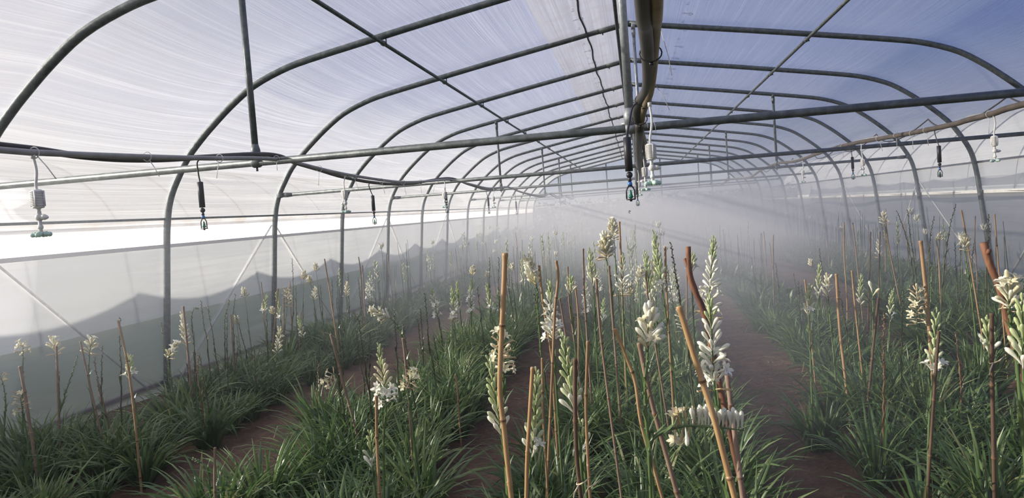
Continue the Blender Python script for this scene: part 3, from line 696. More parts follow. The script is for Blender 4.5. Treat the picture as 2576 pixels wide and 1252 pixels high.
def floret_mats(P, i0, i1, kind, n, r, up=None, gap=0):
    """matrices of the florets on the stem points i0 (tip) .. i1 (bottom); P runs from the tip downwards"""
    res = []
    for k, (t, lean, size, form, colr) in enumerate(head_plan(kind, n, r)):
        f = i0+(i1-i0)*(t**.95); i = int(f); p = P[i].lerp(P[min(i+1, len(P)-1)], f-i); d, a, b = frame_at(P, i); d = -d
        ang = k*2.399+r.uniform(-.3, .3)
        if up is not None:
            s_ = d.cross(up).normalized(); o = (up+s_*r.uniform(-.35, .35)).normalized()
            if t > .5 and r.random() < .3: o = (-up+s_*r.uniform(-.6, .6)).normalized()
        else: o = a*math.cos(ang)+b*math.sin(ang)
        v = (d*math.cos(lean)+o*math.sin(lean)).normalized(); x = (o-v*o.dot(v)).normalized(); y = v.cross(x)
        q = Matrix(((x.x, y.x, v.x, 0), (x.y, y.y, v.y, 0), (x.z, y.z, v.z, 0), (0, 0, 0, 1)))
        res.append((Matrix.Translation(p+o*.003) @ q @ Matrix.Scale(size*r.uniform(.92, 1.08), 4), form, colr))
    return res
def stalk_mb(P, r, r0=.0022, r1=.0052, mi=0, knobs=0, k0=0, k1=None, leaves=True, wob=0.):
    """stem from the tip P[0] down to P[-1], with knobs where flowers fell or short stem leaves"""
    mb = MB(); n = len(P); Q = [p+Vector((r.uniform(-wob, wob), r.uniform(-wob, wob), 0)) for p in P]
    mb.tube(Q, [r0+(r1-r0)*min(1, i/(n*.6)) for i in range(n)], 7, mi); k1 = k1 or n-1
    for k in range(knobs):
        f = k0+(k1-k0)*(k+.3)/knobs; i = int(f); p = Q[i].lerp(Q[min(i+1, n-1)], f-i); d, a, b = frame_at(P, i); an = k*2.4; o = a*math.cos(an)+b*math.sin(an)
        l = r.uniform(.007, .013); mb.tube([p, p+o*l*.6-d*l*.35, p+o*l*.75-d*l], [.0032, .0042, .0012], 5, mi)
    if leaves:
        for k in range(7):
            t = .45+.5*k/7; i = int(t*(n-1)); p = Q[i]; d, a, b = frame_at(P, i); an = k*2.4+r.uniform(-.5, .5); o = a*math.cos(an)+b*math.sin(an); s_ = d.cross(o); l = .05+.16*(t-.4)*r.uniform(.8, 1.3)
            vs = []
            for q in range(4): f = q/3; c = p-d*l*f*(.96-.2*f)+o*l*(.10*f+.30*f*f); w = .0065*(1-f**2)+.0004; vs += [c-s_*w, c+s_*w]
            mb.add(vs, [(2*q, 2*q+1, 2*q+3, 2*q+2) for q in range(3)], mi)
    return mb
TUFTS = [tuft(100+k, 78+5*(k % 3), (.50, .57, .53, .60, .48, .55)[k], (1., .85, 1.1, .9, 1.15, .8)[k], 3+k % 2).mesh('leaves', M['leaf' if k % 2 else 'leaf_dark']) for k in range(6)]
BEDS = {'lw': 'in the left wall bed', 'l2': 'in the second bed from left', 'c': 'in the centre bed', 'r2': 'in the second bed from right', 'rw': 'in the right wall bed'}
def rest_path(P):
    """continue the stem seen in the photo down to the soil"""
    p, q = P[-1], P[-2]; d = (p-q); d = d/max(abs(d.z), .02)
    k = min(1, .30/max((d.x**2+d.y**2)**.5, 1e-3)); d.x *= k; d.y *= k
    if p.z > .04: P.append(Vector((p.x+d.x*p.z*.55, p.y+d.y*p.z*.55, .0)))
    else: P[-1].z = 0
    return P
hero_feet = []
def hero(kind, pts, n, label, head=1, mat='stem', up=False, leaves=True, tip=None, scale=None):
    """a flowering plant: pts = (px, py, Y) from the tip down the stem; the flowers sit between pts[0] and pts[head]"""
    r = random.Random(len(hero_feet)*13+5); P0 = [at(*p) for p in pts]; P0 = rest_path(P0); K = 6; P = smooth_path(P0, K); foot = P[-1].copy(); foot.z = hfun(foot.x, foot.y)-.005
    t = thing('tuberose_plant', label, 'tuberose plant', foot, 'flowering tuberoses'); hero_feet.append(foot)
    if leaves:
        l = link('leaves', TUFTS[r.randrange(6)], t); l.rotation_euler[2] = r.uniform(0, 6.28); l.scale = (1, 1, 1)
    Q = [p-foot for p in P]; sp = kind == 'spent'
    st = stalk_mb(Q, r, .0020, .0052, 0, n if sp else (12 if kind in ('cluster', 'brush', 'old') else 0), 0 if sp else head*K, (head*K if sp else min(head*K+2*K, len(Q)-1)), True, .003 if sp else .0).build('flower_stalk', M[mat], t)
    if not sp:
        for X, form, colr in floret_mats(Q, 0, head*K, kind, n, r, Vector((0, -.15, 1)).normalized() if up else None):
            o = link(KIND_NAME[form], FL[form, colr][r.randrange(2)], st, mat=X)
            if scale: o.scale = o.scale*scale
    return t
# left bed
hero('old', [(0, 945, 4.2), (8, 965, 4.2), (14, 1005, 4.2), (12, 1060, 4.2), (9, 1110, 4.2)], 9, 'withered tuberose at the left edge of the picture with shrivelled brown flowers')
hero('old', [(57, 868, 4.3), (58, 892, 4.3), (57, 960, 4.3), (58, 1060, 4.3)], 12, 'tuberose far left with a curling pale flower cluster high on its stalk')
hero('old', [(50, 990, 4.0), (57, 1035, 4.0), (66, 1085, 4.0)], 14, 'tuberose far left with fading white flowers halfway down beside a short stake')
hero('brush', [(135, 862, 4.4), (141, 895, 4.4), (148, 960, 4.4), (150, 1060, 4.4)], 15, 'tuberose with pale flower tuft behind a stake, second bright cluster from the left edge')
hero('spent', [(196, 893, 4.3), (176, 955, 4.3), (158, 1010, 4.3), (148, 1060, 4.3)], 22, 'green leaning tuberose stalk with a dark seedy tip between two pale clusters at left', head=2, mat='stem')
hero('brush', [(230, 860, 4.5), (225, 893, 4.5), (224, 950, 4.5), (238, 1050, 4.5)], 18, 'tuberose with a dense creamy flower cluster, third bright cluster from the left edge')
hero('spent', [(238, 897, 4.4), (243, 945, 4.4), (255, 1000, 4.4), (268, 1040, 4.4)], 22, 'brown knobbly tuberose stalk just right of the third creamy cluster at left', head=2, mat='dry')
hero('spent', [(303, 800, 4.4), (301, 870, 4.4), (305, 940, 4.4), (304, 1020, 4.4)], 24, 'grey knobbly tuberose stalk standing against the tallest stake in the left bed', head=2, mat='spent')
hero('bud', [(326, 897, 4.2), (328, 955, 4.2), (338, 1010, 4.2), (350, 1080, 4.2)], 22, 'tuberose with a green bud spike just right of the tallest stake in the left bed')
hero('spent', [(405, 810, 5.4), (412, 850, 5.4), (420, 905, 5.4), (428, 970, 5.4)], 18, 'dark spent tuberose stalk standing right before the nearest left hoop leg')
hero('cluster', [(440, 868, 5.2), (424, 904, 5.2), (430, 950, 5.2), (440, 1010, 5.2)], 22, 'tuberose with one-sided pale flowers right of the nearest left hoop leg')
hero('cluster', [(460, 798, 5.6), (468, 868, 5.6), (475, 920, 5.6), (484, 980, 5.6)], 30, 'tuberose with a long yellowish flower spike leaning on a thick stake in the left bed')
hero('spent', [(506, 757, 5.9), (510, 800, 5.9), (521, 860, 5.9), (530, 950, 5.9)], 26, 'tall green spent tuberose stalk right of the bent one in the left bed', head=2, mat='spent')
hero('spent', [(500, 776, 5.8), (488, 776, 5.8), (482, 800, 5.8), (487, 850, 5.8), (492, 930, 5.8)], 26, 'spent tuberose stalk bent sharply over at its top in the left bed', head=3, mat='spent')
hero('spent', [(499, 893, 4.9), (497, 940, 4.9), (506, 1000, 4.9), (512, 1060, 4.9)], 14, 'dry reddish brown tuberose stalk with papery leaves in the left bed', mat='dry')
hero('spent', [(577, 755, 6.2), (566, 800, 6.2), (566, 870, 6.2), (568, 980, 6.2)], 30, 'wavy spent tuberose stalk, leftmost of the group before the second hoop leg', head=2, mat='spent')
hero('spent', [(593, 740, 6.3), (586, 790, 6.3), (588, 850, 6.3), (590, 910, 6.3)], 26, 'tallest spent tuberose stalk of the group left of the second hoop leg', head=2, mat='spent')
hero('spent', [(588, 780, 6.4), (604, 830, 6.4), (620, 890, 6.4), (624, 930, 6.4)], 24, 'spent tuberose stalk leaning left over the low black rail before the second leg', head=2, mat='spent')
hero('spent', [(595, 845, 6.0), (598, 885, 6.0), (588, 940, 6.0), (580, 985, 6.0)], 20, 'short spent tuberose stalk in front of the group left of the second hoop leg', head=2, mat='spent')
hero('bud', [(672, 745, 6.8), (662, 790, 6.8), (668, 830, 6.8), (676, 890, 6.8)], 20, 'tuberose with a light green bud spike left of the second left hoop leg')
hero('old', [(722, 728, 7.2), (722, 770, 7.2), (716, 830, 7.2), (715, 890, 7.2)], 26, 'tuberose with a big drooping white flower head right of the second left hoop leg')
hero('cluster', [(704, 832, 6.0), (697, 890, 6.0), (686, 940, 6.0), (662, 1040, 6.0)], 22, 'tuberose with small pale flowers and yellowing leaves below the big drooping head')
hero('spent', [(735, 650, 8.0), (737, 700, 8.0), (738, 770, 8.0), (733, 845, 8.0)], 24, 'thin spent tuberose stalk rising high against the pale left film', head=2, mat='spent')
hero('cluster', [(793, 730, 8.2), (790, 755, 8.2), (793, 800, 8.2), (795, 870, 8.2)], 18, 'hazy pale tuberose cluster left of the third left hoop leg')
hero('cluster', [(873, 717, 8.0), (872, 748, 8.0), (872, 790, 8.0), (870, 850, 8.0)], 22, 'bright white tuberose cluster in front of the third left hoop leg')
hero('full', [(931, 683, 8.8), (934, 735, 8.8), (935, 770, 8.8), (930, 830, 8.8)], 26, 'slim pale tuberose spike between the third and fourth left hoop legs')
hero('spent', [(848, 692, 8.4), (850, 750, 8.4), (855, 800, 8.4), (856, 850, 8.4)], 22, 'spent tuberose stalk just left of the third left hoop leg', head=2, mat='spent')
# bed left of the centre-left path
hero('spent', [(802, 912, 4.9), (798, 960, 4.9), (797, 1010, 4.9), (803, 1050, 4.9)], 22, 'thin dark brown spent stalk standing alone over the left bare path', head=2, mat='dry')
hero('spent', [(861, 858, 4.6), (863, 910, 4.6), (860, 960, 4.6), (848, 1060, 4.6)], 24, 'dark seedy tuberose stalk beside the small drooping flowers', head=2, mat='spent')
hero('old', [(822, 960, 4.5), (840, 940, 4.5), (852, 965, 4.5), (856, 1030, 4.5)], 14, 'tuberose with small nodding white flowers left of the brightest creamy spike')
hero('spent', [(896, 832, 5.2), (903, 900, 5.2), (915, 960, 5.2), (918, 1020, 5.2)], 26, 'green spent stalk between the nodding flowers and the bent flower head', head=2, mat='spent')
hero('cluster', [(943, 783, 4.1), (982, 800, 4.1), (1004, 828, 4.1), (1018, 880, 4.1), (1024, 960, 4.1)], 20, 'tuberose bowing to the left with a pale flower head on an arched dark stalk')
hero('spent', [(1068, 737, 5.2), (1074, 800, 5.2), (1080, 870, 5.2), (1092, 930, 5.2)], 30, 'dark green knobbly stalk rising alone right of the bowing flower head', head=2, mat='spent')
hero('mixed', [(955, 872, 3.0), (970, 1015, 3.0), (968, 1060, 3.0), (965, 1130, 3.0)], 40, 'tuberose with a tapering creamy spike, green tipped, behind a short golden stake', scale=.88)
hero('old', [(1040, 945, 3.6), (1025, 975, 3.6), (1030, 1010, 3.6), (1040, 1090, 3.6)], 14, 'tuberose with limp drooping white flowers right of the creamy green-tipped spike')
hero('bud', [(932, 1090, 3.0), (938, 1180, 3.0), (945, 1240, 3.0)], 12, 'low green tuberose buds at the foot of the short golden stake')
hero('spent', [(487, 1155, 3.4), (508, 1165, 3.4), (522, 1185, 3.4), (530, 1240, 3.4)], 12, 'small nodding green seed stalk low at the bottom left beside a short stake', mat='stem')
# centre bed
hero('old', [(1262, 850, 2.6), (1266, 935, 2.6), (1266, 990, 2.6), (1268, 1080, 2.6)], 22, 'tuberose with straggly cream flowers behind the tallest golden stake', scale=.95)
hero('bud', [(1232, 908, 2.4), (1262, 1095, 2.4), (1272, 1160, 2.4), (1278, 1240, 2.4)], 27, 'tuberose with a green bud spike, white at the bottom, left of the tallest golden stake')
hero('bud', [(1352, 937, 2.45), (1338, 1150, 2.45), (1332, 1200, 2.45), (1328, 1250, 2.45)], 32, 'tuberose bud spike close behind the second golden stake from the left in the centre')
hero('bud', [(1416, 845, 2.4), (1446, 1040, 2.4), (1458, 1120, 2.4), (1466, 1230, 2.4)], 30, 'tall tuberose bud spike left of the dark stake in the centre foreground')
hero('bud', [(1462, 1060, 2.5), (1470, 1150, 2.5), (1474, 1220, 2.5)], 6, 'few pale low buds right of the dark stake at the bottom centre')
hero('cluster', [(1332, 668, 3.5), (1350, 722, 3.5), (1352, 770, 3.5), (1362, 900, 3.5), (1366, 1000, 3.5)], 28, 'creamy tuberose head leaning left on a knobbly stalk, right of the tallest stake')
hero('full', [(1383, 713, 3.3), (1390, 860, 3.3), (1395, 910, 3.3), (1402, 1020, 3.3)], 44, 'tuberose with a long white spike crossed by a bent golden stake in the mid centre')
hero('bud', [(1436, 700, 4.6), (1436, 742, 4.6), (1440, 800, 4.6), (1447, 880, 4.6)], 14, 'small white-budded tuberose on a thin stalk left of the slim upright stakes')
hero('spent', [(1345, 740, 4.2), (1352, 800, 4.2), (1360, 880, 4.2), (1372, 960, 4.2)], 26, 'black knobbly spent stalk under the creamy leaning flower head', head=2, mat='spent')
hero('brush', [(1524, 607, 4.4), (1526, 652, 4.4), (1538, 720, 4.4), (1545, 840, 4.4)], 46, 'tuberose with the widest round cream flower head, high in the misty centre', scale=1.1)
hero('brush', [(1542, 563, 5.8), (1545, 605, 5.8), (1550, 680, 5.8), (1556, 760, 5.8)], 38, 'hazy yellowish flower head just above the widest round one')
hero('full', [(1568, 640, 4.6), (1566, 745, 4.6), (1568, 800, 4.6), (1572, 880, 4.6)], 30, 'hazy white tuberose spike right of the widest round flower head')
hero('bud', [(1645, 585, 3.9), (1668, 740, 3.9), (1676, 800, 3.9), (1690, 900, 3.9)], 30, 'tallest hazy bud spike in the group left of the reddish branch')
hero('bud', [(1624, 638, 4.0), (1638, 760, 4.0), (1646, 820, 4.0), (1655, 910, 4.0)], 27, 'leftmost bright green bud spike in the group left of the reddish branch')
hero('bud', [(1648, 622, 4.3), (1650, 760, 4.3), (1652, 820, 4.3), (1658, 900, 4.3)], 28, 'middle pale bud spike in the group left of the reddish branch')
hero('spent', [(1688, 610, 4.3), (1698, 680, 4.3), (1712, 760, 4.3), (1730, 870, 4.3)], 30, 'dark spent stalk just left of the reddish branch', head=2, mat='spent')
hero('bud', [(1484, 630, 4.7), (1492, 720, 4.7), (1496, 780, 4.7), (1500, 870, 4.7)], 24, 'hazy bud spike left below the widest round flower head')
hero('bud', [(1743, 640, 4.8), (1740, 690, 4.8), (1742, 760, 4.8), (1748, 860, 4.8)], 14, 'short hazy bud spike between the reddish branch and the tall white spike')
hero('cluster', [(1633, 800, 2.15), (1630, 880, 2.15), (1623, 960, 2.15), (1625, 1050, 2.15), (1640, 1200, 2.15)], 22, 'tuberose with a neat tuft of plump white flowers on a thin knobbly stem, centre foreground')
hero('full', [(1795, 603, 3.0), (1782, 800, 3.0), (1790, 870, 3.0), (1805, 980, 3.0)], 50, 'tallest misty white spike, green tipped, right of the reddish branch', scale=.95)
hero('full', [(1786, 752, 2.1), (1798, 985, 2.1), (1812, 1060, 2.1), (1825, 1180, 2.1)], 38, 'full white flower spike in front of the tallest misty one, above the golden slanting stake', scale=.95)
hero('comb', [(1872, 1082, 2.1), (1800, 1074, 2.1), (1735, 1070, 2.1), (1690, 1078, 2.1), (1650, 1096, 2.1), (1634, 1130, 2.1), (1636, 1220, 2.1)], 24, 'tuberose spike bent flat to the right with a comb of upright white buds', head=3, up=True, scale=1.0)
# right beds
hero('cluster', [(2083, 703, 5.0), (2084, 752, 5.0), (2090, 820, 5.0), (2098, 900, 5.0)], 22, 'tuberose with white flowers left of a straight tall stake, right of the wide path')
hero('bud', [(2038, 722, 4.6), (2034, 795, 4.6), (2038, 860, 4.6), (2040, 940, 4.6)], 20, 'green-white bud spike, leftmost in the bed right of the wide path')
hero('cluster', [(2194, 728, 4.8), (2196, 750, 4.8), (2196, 830, 4.8), (2192, 930, 4.8)], 3, 'tuberose stalk with only a pair of white flowers at its tip', scale=1.35)
hero('spent', [(2225, 788, 4.0), (2222, 870, 4.0), (2224, 960, 4.0), (2222, 1060, 4.0)], 30, 'thin dark spent stalk standing before the pair of white flowers', head=2, mat='dry')
hero('old', [(2307, 730, 4.6), (2306, 815, 4.6), (2310, 860, 4.6), (2318, 920, 4.6)], 30, 'creamy tuberose head with brown withered flowers beneath, left of a thick brown stake')
hero('bud', [(2357, 783, 3.3), (2346, 945, 3.3), (2342, 1010, 3.3), (2336, 1100, 3.3)], 27, 'green-white bud spike standing against a slanting thin dark stake in the right bed')
hero('bud', [(2484, 805, 3.3), (2488, 890, 3.3), (2494, 940, 3.3), (2500, 1040, 3.3)], 16, 'short bud spike left of the straight dark stake near the right edge')
hero('brush', [(2538, 716, 2.3), (2540, 785, 2.3), (2552, 870, 2.3), (2566, 1000, 2.3)], 24, 'open white star-like flowers against the rough red-brown stake at the right edge', scale=.78)
hero('bud', [(2572, 755, 2.25), (2574, 930, 2.25), (2580, 1020, 2.25), (2585, 1150, 2.25)], 27, 'bud spike cut by the right edge of the picture')
hero('brush', [(2427, 606, 5.6), (2428, 632, 5.6), (2436, 690, 5.6), (2446, 760, 5.6)], 16, 'star-shaped white flower head against the right film wall')
hero('brush', [(2224, 543, 8.5), (2226, 568, 8.5), (2236, 640, 8.5), (2250, 720, 8.5)], 22, 'highest white flower tuft at right, in front of a hoop leg')
hero('cluster', [(2211, 612, 8.8), (2212, 650, 8.8), (2216, 700, 8.8), (2220, 760, 8.8)], 20, 'dense pale flower patch low among green stalks left of the highest right tuft')
hero('spent', [(2283, 528, 7.2), (2290, 590, 7.2), (2300, 660, 7.2), (2308, 740, 7.2)], 30, 'tall leafy spent stalk between two hoop legs on the right', head=2, mat='spent')
hero('spent', [(2256, 530, 7.5), (2275, 580, 7.5), (2290, 640, 7.5), (2300, 720, 7.5)], 28, 'slanting spent stalk crossing behind the tall leafy one on the right', head=2, mat='spent')
hero('spent', [(2405, 515, 7.0), (2392, 560, 7.0), (2382, 620, 7.0), (2372, 700, 7.0)], 26, 'pale spent stalk leaning right against the right film wall', head=2, mat='spent')
hero('spent', [(2350, 545, 7.0), (2340, 600, 7.0), (2338, 660, 7.0), (2336, 740, 7.0)], 28, 'green spent stalk right beside the fifth right hoop leg', head=2, mat='spent')
hero('spent', [(2487, 540, 6.2), (2488, 590, 6.2), (2484, 640, 6.2), (2480, 720, 6.2)], 28, 'spent stalk hugging the right side of the nearest right hoop leg', head=2, mat='spent')
hero('spent', [(2345, 660, 4.9), (2342, 730, 4.9), (2338, 800, 4.9), (2336, 870, 4.9)], 22, 'green stalk with tiny leaves right of the thick brown stake in the right bed', head=2, mat='stem')
hero('spent', [(2404, 835, 4.4), (2410, 890, 4.4), (2416, 940, 4.4), (2418, 990, 4.4)], 6, 'short dry brown stalk standing in the bare right path', mat='dry')
# ------------------------------------------------------------------ stakes
def stake(pts, rad, mat, label, nodes=.24, stub=None, twine=(), taper=1.0, group='bamboo stakes', name='bamboo_stake', ground=True):
    if pts[0][2] > 2.75: rad *= .74
    P0 = [at(*p) for p in pts]; p, q = P0[-1], P0[-2]
    if ground and p.z > 0:
        d = (p-q).normalized(); k = (p.z+.02)/max(-d.z, .15); P0.append(p+d*k)
    c = P0[-1].copy(); c.z = max(c.z, 0) if ground else c.z; r = random.Random(int(pts[0][0]))
    P = smooth_path(P0, 8); L = [0]
    for a, b in zip(P, P[1:]): L.append(L[-1]+(b-a).length)
    out, rr = [], []; s_ = 0; nxt = r.uniform(.05, .2)
    tot = L[-1]; m = max(8, int(tot/.03)); S = [(tot*i/m, 1.0, 0) for i in range(m+1)]
    if nodes:
        S += [(.003, 1.12, 0), (.010, 1.16, 0), (.014, 1.0, 0)]; nxt = r.uniform(.12, .3)
        while nxt < tot-.02: S += [(nxt-.010, 1.02, 0), (nxt-.004, 1.26, 1), (nxt+.003, 1.20, 1), (nxt+.008, 1.0, 0)]; nxt += nodes*r.uniform(.8, 1.25)
    S.sort(); ring = []
    for s_, k_, g in S:
        j = min(max(k for k in range(len(L)) if L[k] <= s_+1e-9), len(P)-2); f = (s_-L[j])/max(L[j+1]-L[j], 1e-6); out.append(P[j].lerp(P[j+1], f)-c)
        rr.append(rad*(taper+(1-taper)*s_/tot)*(k_ if nodes else r.uniform(.88, 1.14))); ring.append(g)
    mb = MB(); mb.tube(out, rr, 10)
    for i in range(len(S)-1):
        if ring[i] and ring[i+1]:
            for q in range(10): mb.m[i*10+q] = 1
    t = mb.build(name, [M[mat], M['bamboo_node']], None, c); tag(t, label, 'stake', group)
    if stub: mb = MB(); mb.tube([at(*q)-c for q in stub], [rad*.75, rad*.6][:len(stub)], 8); mb.build('branch_stub', M[mat], t)
    for q in twine:
        w = at(*q)-c; mb = MB(); mb.tube([(w.x+rad*1.2*math.cos(a), w.y+rad*1.2*math.sin(a), w.z+.002*math.sin(3*a)) for a in [2*PI*i/12 for i in range(13)]], .0022, 5, caps=False)
        mb.tube([w+Vector((0, -rad*1.2, 0)), w+Vector((.02, -.02, .012)), w+Vector((.038, -.02, .03))], [.0022, .0030, .001], 5); mb.tube([w+Vector((0, -rad*1.2, 0)), w+Vector((-.014, -.02, -.02)), w+Vector((-.02, -.02, -.045))], [.0022, .0030, .001], 5); mb.build('twine', M['twine'], t)
    return t
stake([(50, 920, 4.0), (66, 1010, 4.0), (92, 1180, 4.0)], .0125, 'bamboo_grey', 'short grey stake behind the fading white flowers at far left')
stake([(142, 870, 4.3), (145, 960, 4.3), (150, 1100, 4.3)], .0100, 'bamboo_grey', 'upright brown stake in front of the second pale cluster from the left edge')
stake([(202, 858, 4.4), (222, 950, 4.4), (247, 1060, 4.4)], .0085, 'bamboo_grey', 'slanting stake left of the third pale cluster from the left edge')
stake([(297, 805, 4.0), (322, 920, 4.0), (340, 1060, 4.0), (355, 1225, 4.0)], .0095, 'bamboo', 'tall pale bamboo stake, the longest in the left bed, leaning left')
stake([(461, 770, 5.5), (470, 860, 5.5), (482, 990, 5.5)], .0125, 'bamboo_grey', 'thick brown stake behind the yellowish spike in the left bed')
stake([(580, 790, 6.2), (584, 850, 6.2), (588, 905, 6.2)], .0075, 'bamboo_grey', 'short stake amid the spent stalks left of the second hoop leg')
stake([(657, 709, 6.8), (661, 750, 6.8), (668, 830, 6.8)], .0065, 'bamboo_grey', 'thin stake tip above the light green bud spike')
stake([(700, 725, 6.9), (694, 780, 6.9), (688, 850, 6.9)], .0095, 'bamboo', 'reddish stake left of the big drooping white head')
stake([(714, 748, 7.1), (714, 820, 7.1), (716, 895, 7.1)], .0085, 'bamboo_grey', 'stake directly under the big drooping white head')
stake([(757, 783, 7.0), (755, 830, 7.0), (752, 885, 7.0)], .0075, 'bamboo_grey', 'crooked stake between the big drooping head and the hazy cluster')
stake([(912, 667, 8.4), (917, 760, 8.4), (922, 855, 8.4)], .0085, 'bamboo_grey', 'thin stake left of the slim pale spike by the fourth left leg')
stake([(832, 840, 4.3), (858, 940, 4.3), (892, 1070, 4.3)], .0105, 'bamboo_grey', 'long slanting stake beside the small nodding flowers')
stake([(1014, 850, 4.0), (1024, 950, 4.0), (1034, 1090, 4.0)], .0105, 'bamboo_grey', 'brown stake holding the stalk of the bowing flower head')
stake([(947, 995, 2.8), (948, 1100, 2.8), (955, 1250, 2.8)], .0085, 'bamboo', 'short golden stake in front of the creamy green-tipped spike')
stake([(541, 1125, 3.0), (540, 1200, 3.0), (541, 1250, 3.0)], .0075, 'bamboo_grey', 'short pale stake cut by the bottom edge at lower left')
stake([(1145, 942, 4.6), (1150, 970, 4.6), (1152, 1000, 4.6)], .008, 'bamboo', 'short stub of stake low in the leaves left of the bare centre path')
stake([(1271, 636, 2.15), (1266, 760, 2.15), (1259, 900, 2.15), (1258, 990, 2.15), (1268, 1080, 2.15), (1286, 1250, 2.15)], .0080, 'bamboo_gold', 'tallest golden bamboo stake in the centre foreground, slightly curved')
stake([(1340, 923, 2.25), (1334, 1020, 2.25), (1326, 1160, 2.25), (1324, 1250, 2.25)], .0064, 'bamboo_gold', 'golden stake before a bud spike, just right of the tallest golden stake')
stake([(1447, 902, 2.3), (1447, 1050, 2.3), (1452, 1160, 2.3), (1461, 1250, 2.3)], .0068, 'bamboo_dark', 'dark brown mottled stake in the centre foreground', twine=((1457, 1216, 2.3),))
stake([(1479, 857, 2.3), (1474, 1010, 2.3), (1478, 1130, 2.3), (1484, 1250, 2.3)], .0052, 'bamboo', 'slim straight stake just right of the dark mottled one', twine=((1482, 1222, 2.3),))
stake([(1399, 655, 3.2), (1404, 698, 3.2), (1396, 780, 3.2), (1392, 870, 3.2)], .0080, 'bamboo', 'bent golden stake crossing the long white spike in the mid centre')
stake([(1356, 667, 3.5), (1366, 760, 3.5), (1388, 900, 3.5), (1394, 1000, 3.5)], .0078, 'bamboo', 'reddish stake left of the bent golden one')
stake([(1428, 670, 4.6), (1432, 760, 4.6), (1448, 880, 4.6)], .0065, 'bamboo_grey', 'thin stake behind the small white-budded tuberose')
stake([(1364, 900, 3.1), (1366, 1040, 3.1), (1375, 1190, 3.1)], .0066, 'bamboo', 'slim stake between the second golden stake and the dark mottled one', twine=())
stake([(1408, 750, 4.2), (1416, 800, 4.2), (1424, 850, 4.2)], .006, 'bamboo_grey', 'dim slanting stake right of the bent golden one')
stake([(1467, 625, 4.6), (1470, 740, 4.6), (1478, 860, 4.6)], .0075, 'bamboo_grey', 'hazy upright stake left of the widest round flower head')
stake([(1500, 700, 3.0), (1510, 830, 3.0), (1528, 980, 3.0), (1545, 1110, 3.0)], .0068, 'bamboo_grey', 'long thin grey stake running down the middle of the centre bed')
stake([(1532, 668, 4.3), (1538, 760, 4.3), (1546, 860, 4.3)], .0085, 'bamboo_grey', 'stake directly under the widest round flower head')
stake([(1558, 557, 4.9), (1562, 650, 4.9), (1568, 800, 4.9)], .0088, 'bamboo', 'tall hazy stake right of the hazy yellowish flower head')
stake([(1673, 620, 3.9), (1676, 720, 3.9), (1686, 890, 3.9)], .0078, 'bamboo', 'slim orange stake amid the misty bud spikes')
stake([(1624, 680, 3.9), (1630, 750, 3.9), (1638, 800, 3.9)], .0068, 'bamboo_grey', 'reddish thin stake left of the misty bud spikes')
stake([(1547, 826, 2.2), (1576, 900, 2.2), (1598, 960, 2.2), (1612, 1060, 2.2), (1640, 1160, 2.2), (1666, 1250, 2.2)], .0052, 'bamboo', 'thin crooked stake left of the plump white flower tuft')
stake([(1608, 862, 2.3), (1632, 980, 2.3), (1664, 1100, 2.3), (1706, 1250, 2.3)], .0075, 'bamboo_grey', 'weathered slanting stake under the plump white flower tuft', twine=((1655, 1090, 2.3),))
stake([(1708, 770, 1.9), (1745, 890, 1.9), (1793, 1040, 1.9), (1822, 1150, 1.9), (1848, 1250, 1.9)], .0078, 'bamboo_gold', 'bright golden stake slanting across the bent comb of buds')
stake([(1731, 620, 2.7), (1735, 690, 2.7), (1752, 740, 2.7), (1772, 790, 2.7), (1800, 920, 2.7)], .0105, 'red_wood', 'reddish forked branch used as stake in the misty centre', nodes=0, name='branch_stake', stub=((1738, 690, 2.7), (1722, 650, 2.7)))
stake([(1822, 890, 2.5), (1836, 1000, 2.4), (1852, 1120, 2.35), (1868, 1250, 2.3)], .0080, 'bamboo_grey', 'weathered stake at right of the golden slanting one')
stake([(2104, 688, 4.9), (2112, 820, 4.9), (2126, 945, 4.9)], .0125, 'bamboo', 'straight tall stake right of the wide path')
stake([(2143, 680, 5.6), (2150, 760, 5.6), (2158, 835, 5.6)], .0085, 'bamboo', 'second reddish stake behind the straight tall one right of the wide path')
stake([(2210, 748, 4.7), (2200, 840, 4.7), (2191, 935, 4.7)], .0110, 'bamboo_dark', 'mottled stake below the pair of white flowers')
stake([(2025, 703, 5.4), (2030, 750, 5.4), (2034, 790, 5.4)], .008, 'bamboo', 'reddish stake tip behind the leftmost right-bed bud spike')
stake([(2316, 605, 4.6), (2326, 700, 4.6), (2334, 780, 4.6), (2340, 860, 4.6)], .0150, 'bamboo', 'thick smooth brown stake in the right bed')
stake([(2362, 832, 3.25), (2354, 930, 3.25), (2342, 1110, 3.25)], .0085, 'bamboo_dark', 'slanting thin dark stake beside the right bud spike')
stake([(2495, 787, 3.2), (2495, 920, 3.2), (2498, 1060, 3.2)], .0110, 'bamboo_dark', 'straight dark stake near the right edge', twine=((2495, 912, 3.2),))
stake([(2474, 610, 2.35), (2490, 665, 2.35), (2516, 730, 2.35), (2540, 830, 2.35), (2572, 950, 2.35)], .0095, 'red_wood', 'rough red-brown branch stake leaning at the right edge', nodes=0, name='branch_stake', stub=((2484, 640, 2.35), (2489, 629, 2.33)))
stake([(2418, 528, 5.8), (2430, 590, 5.8), (2446, 690, 5.8)], .0075, 'bamboo', 'thin reddish stake above the star-shaped head by the right wall')
stake([(2502, 538, 5.9), (2508, 620, 5.9), (2515, 705, 5.9)], .0065, 'bamboo', 'thinnest tall stake against the right film near the right edge')
stake([(2227, 553, 8.4), (2236, 620, 8.4), (2252, 700, 8.4)], .0100, 'bamboo_grey', 'slanting grey stake under the highest right tuft')
stake([(2190, 583, 8.2), (2189, 640, 8.2), (2187, 700, 8.2)], .0090, 'bamboo_dark', 'dark upright stake left of the dense pale flower patch')
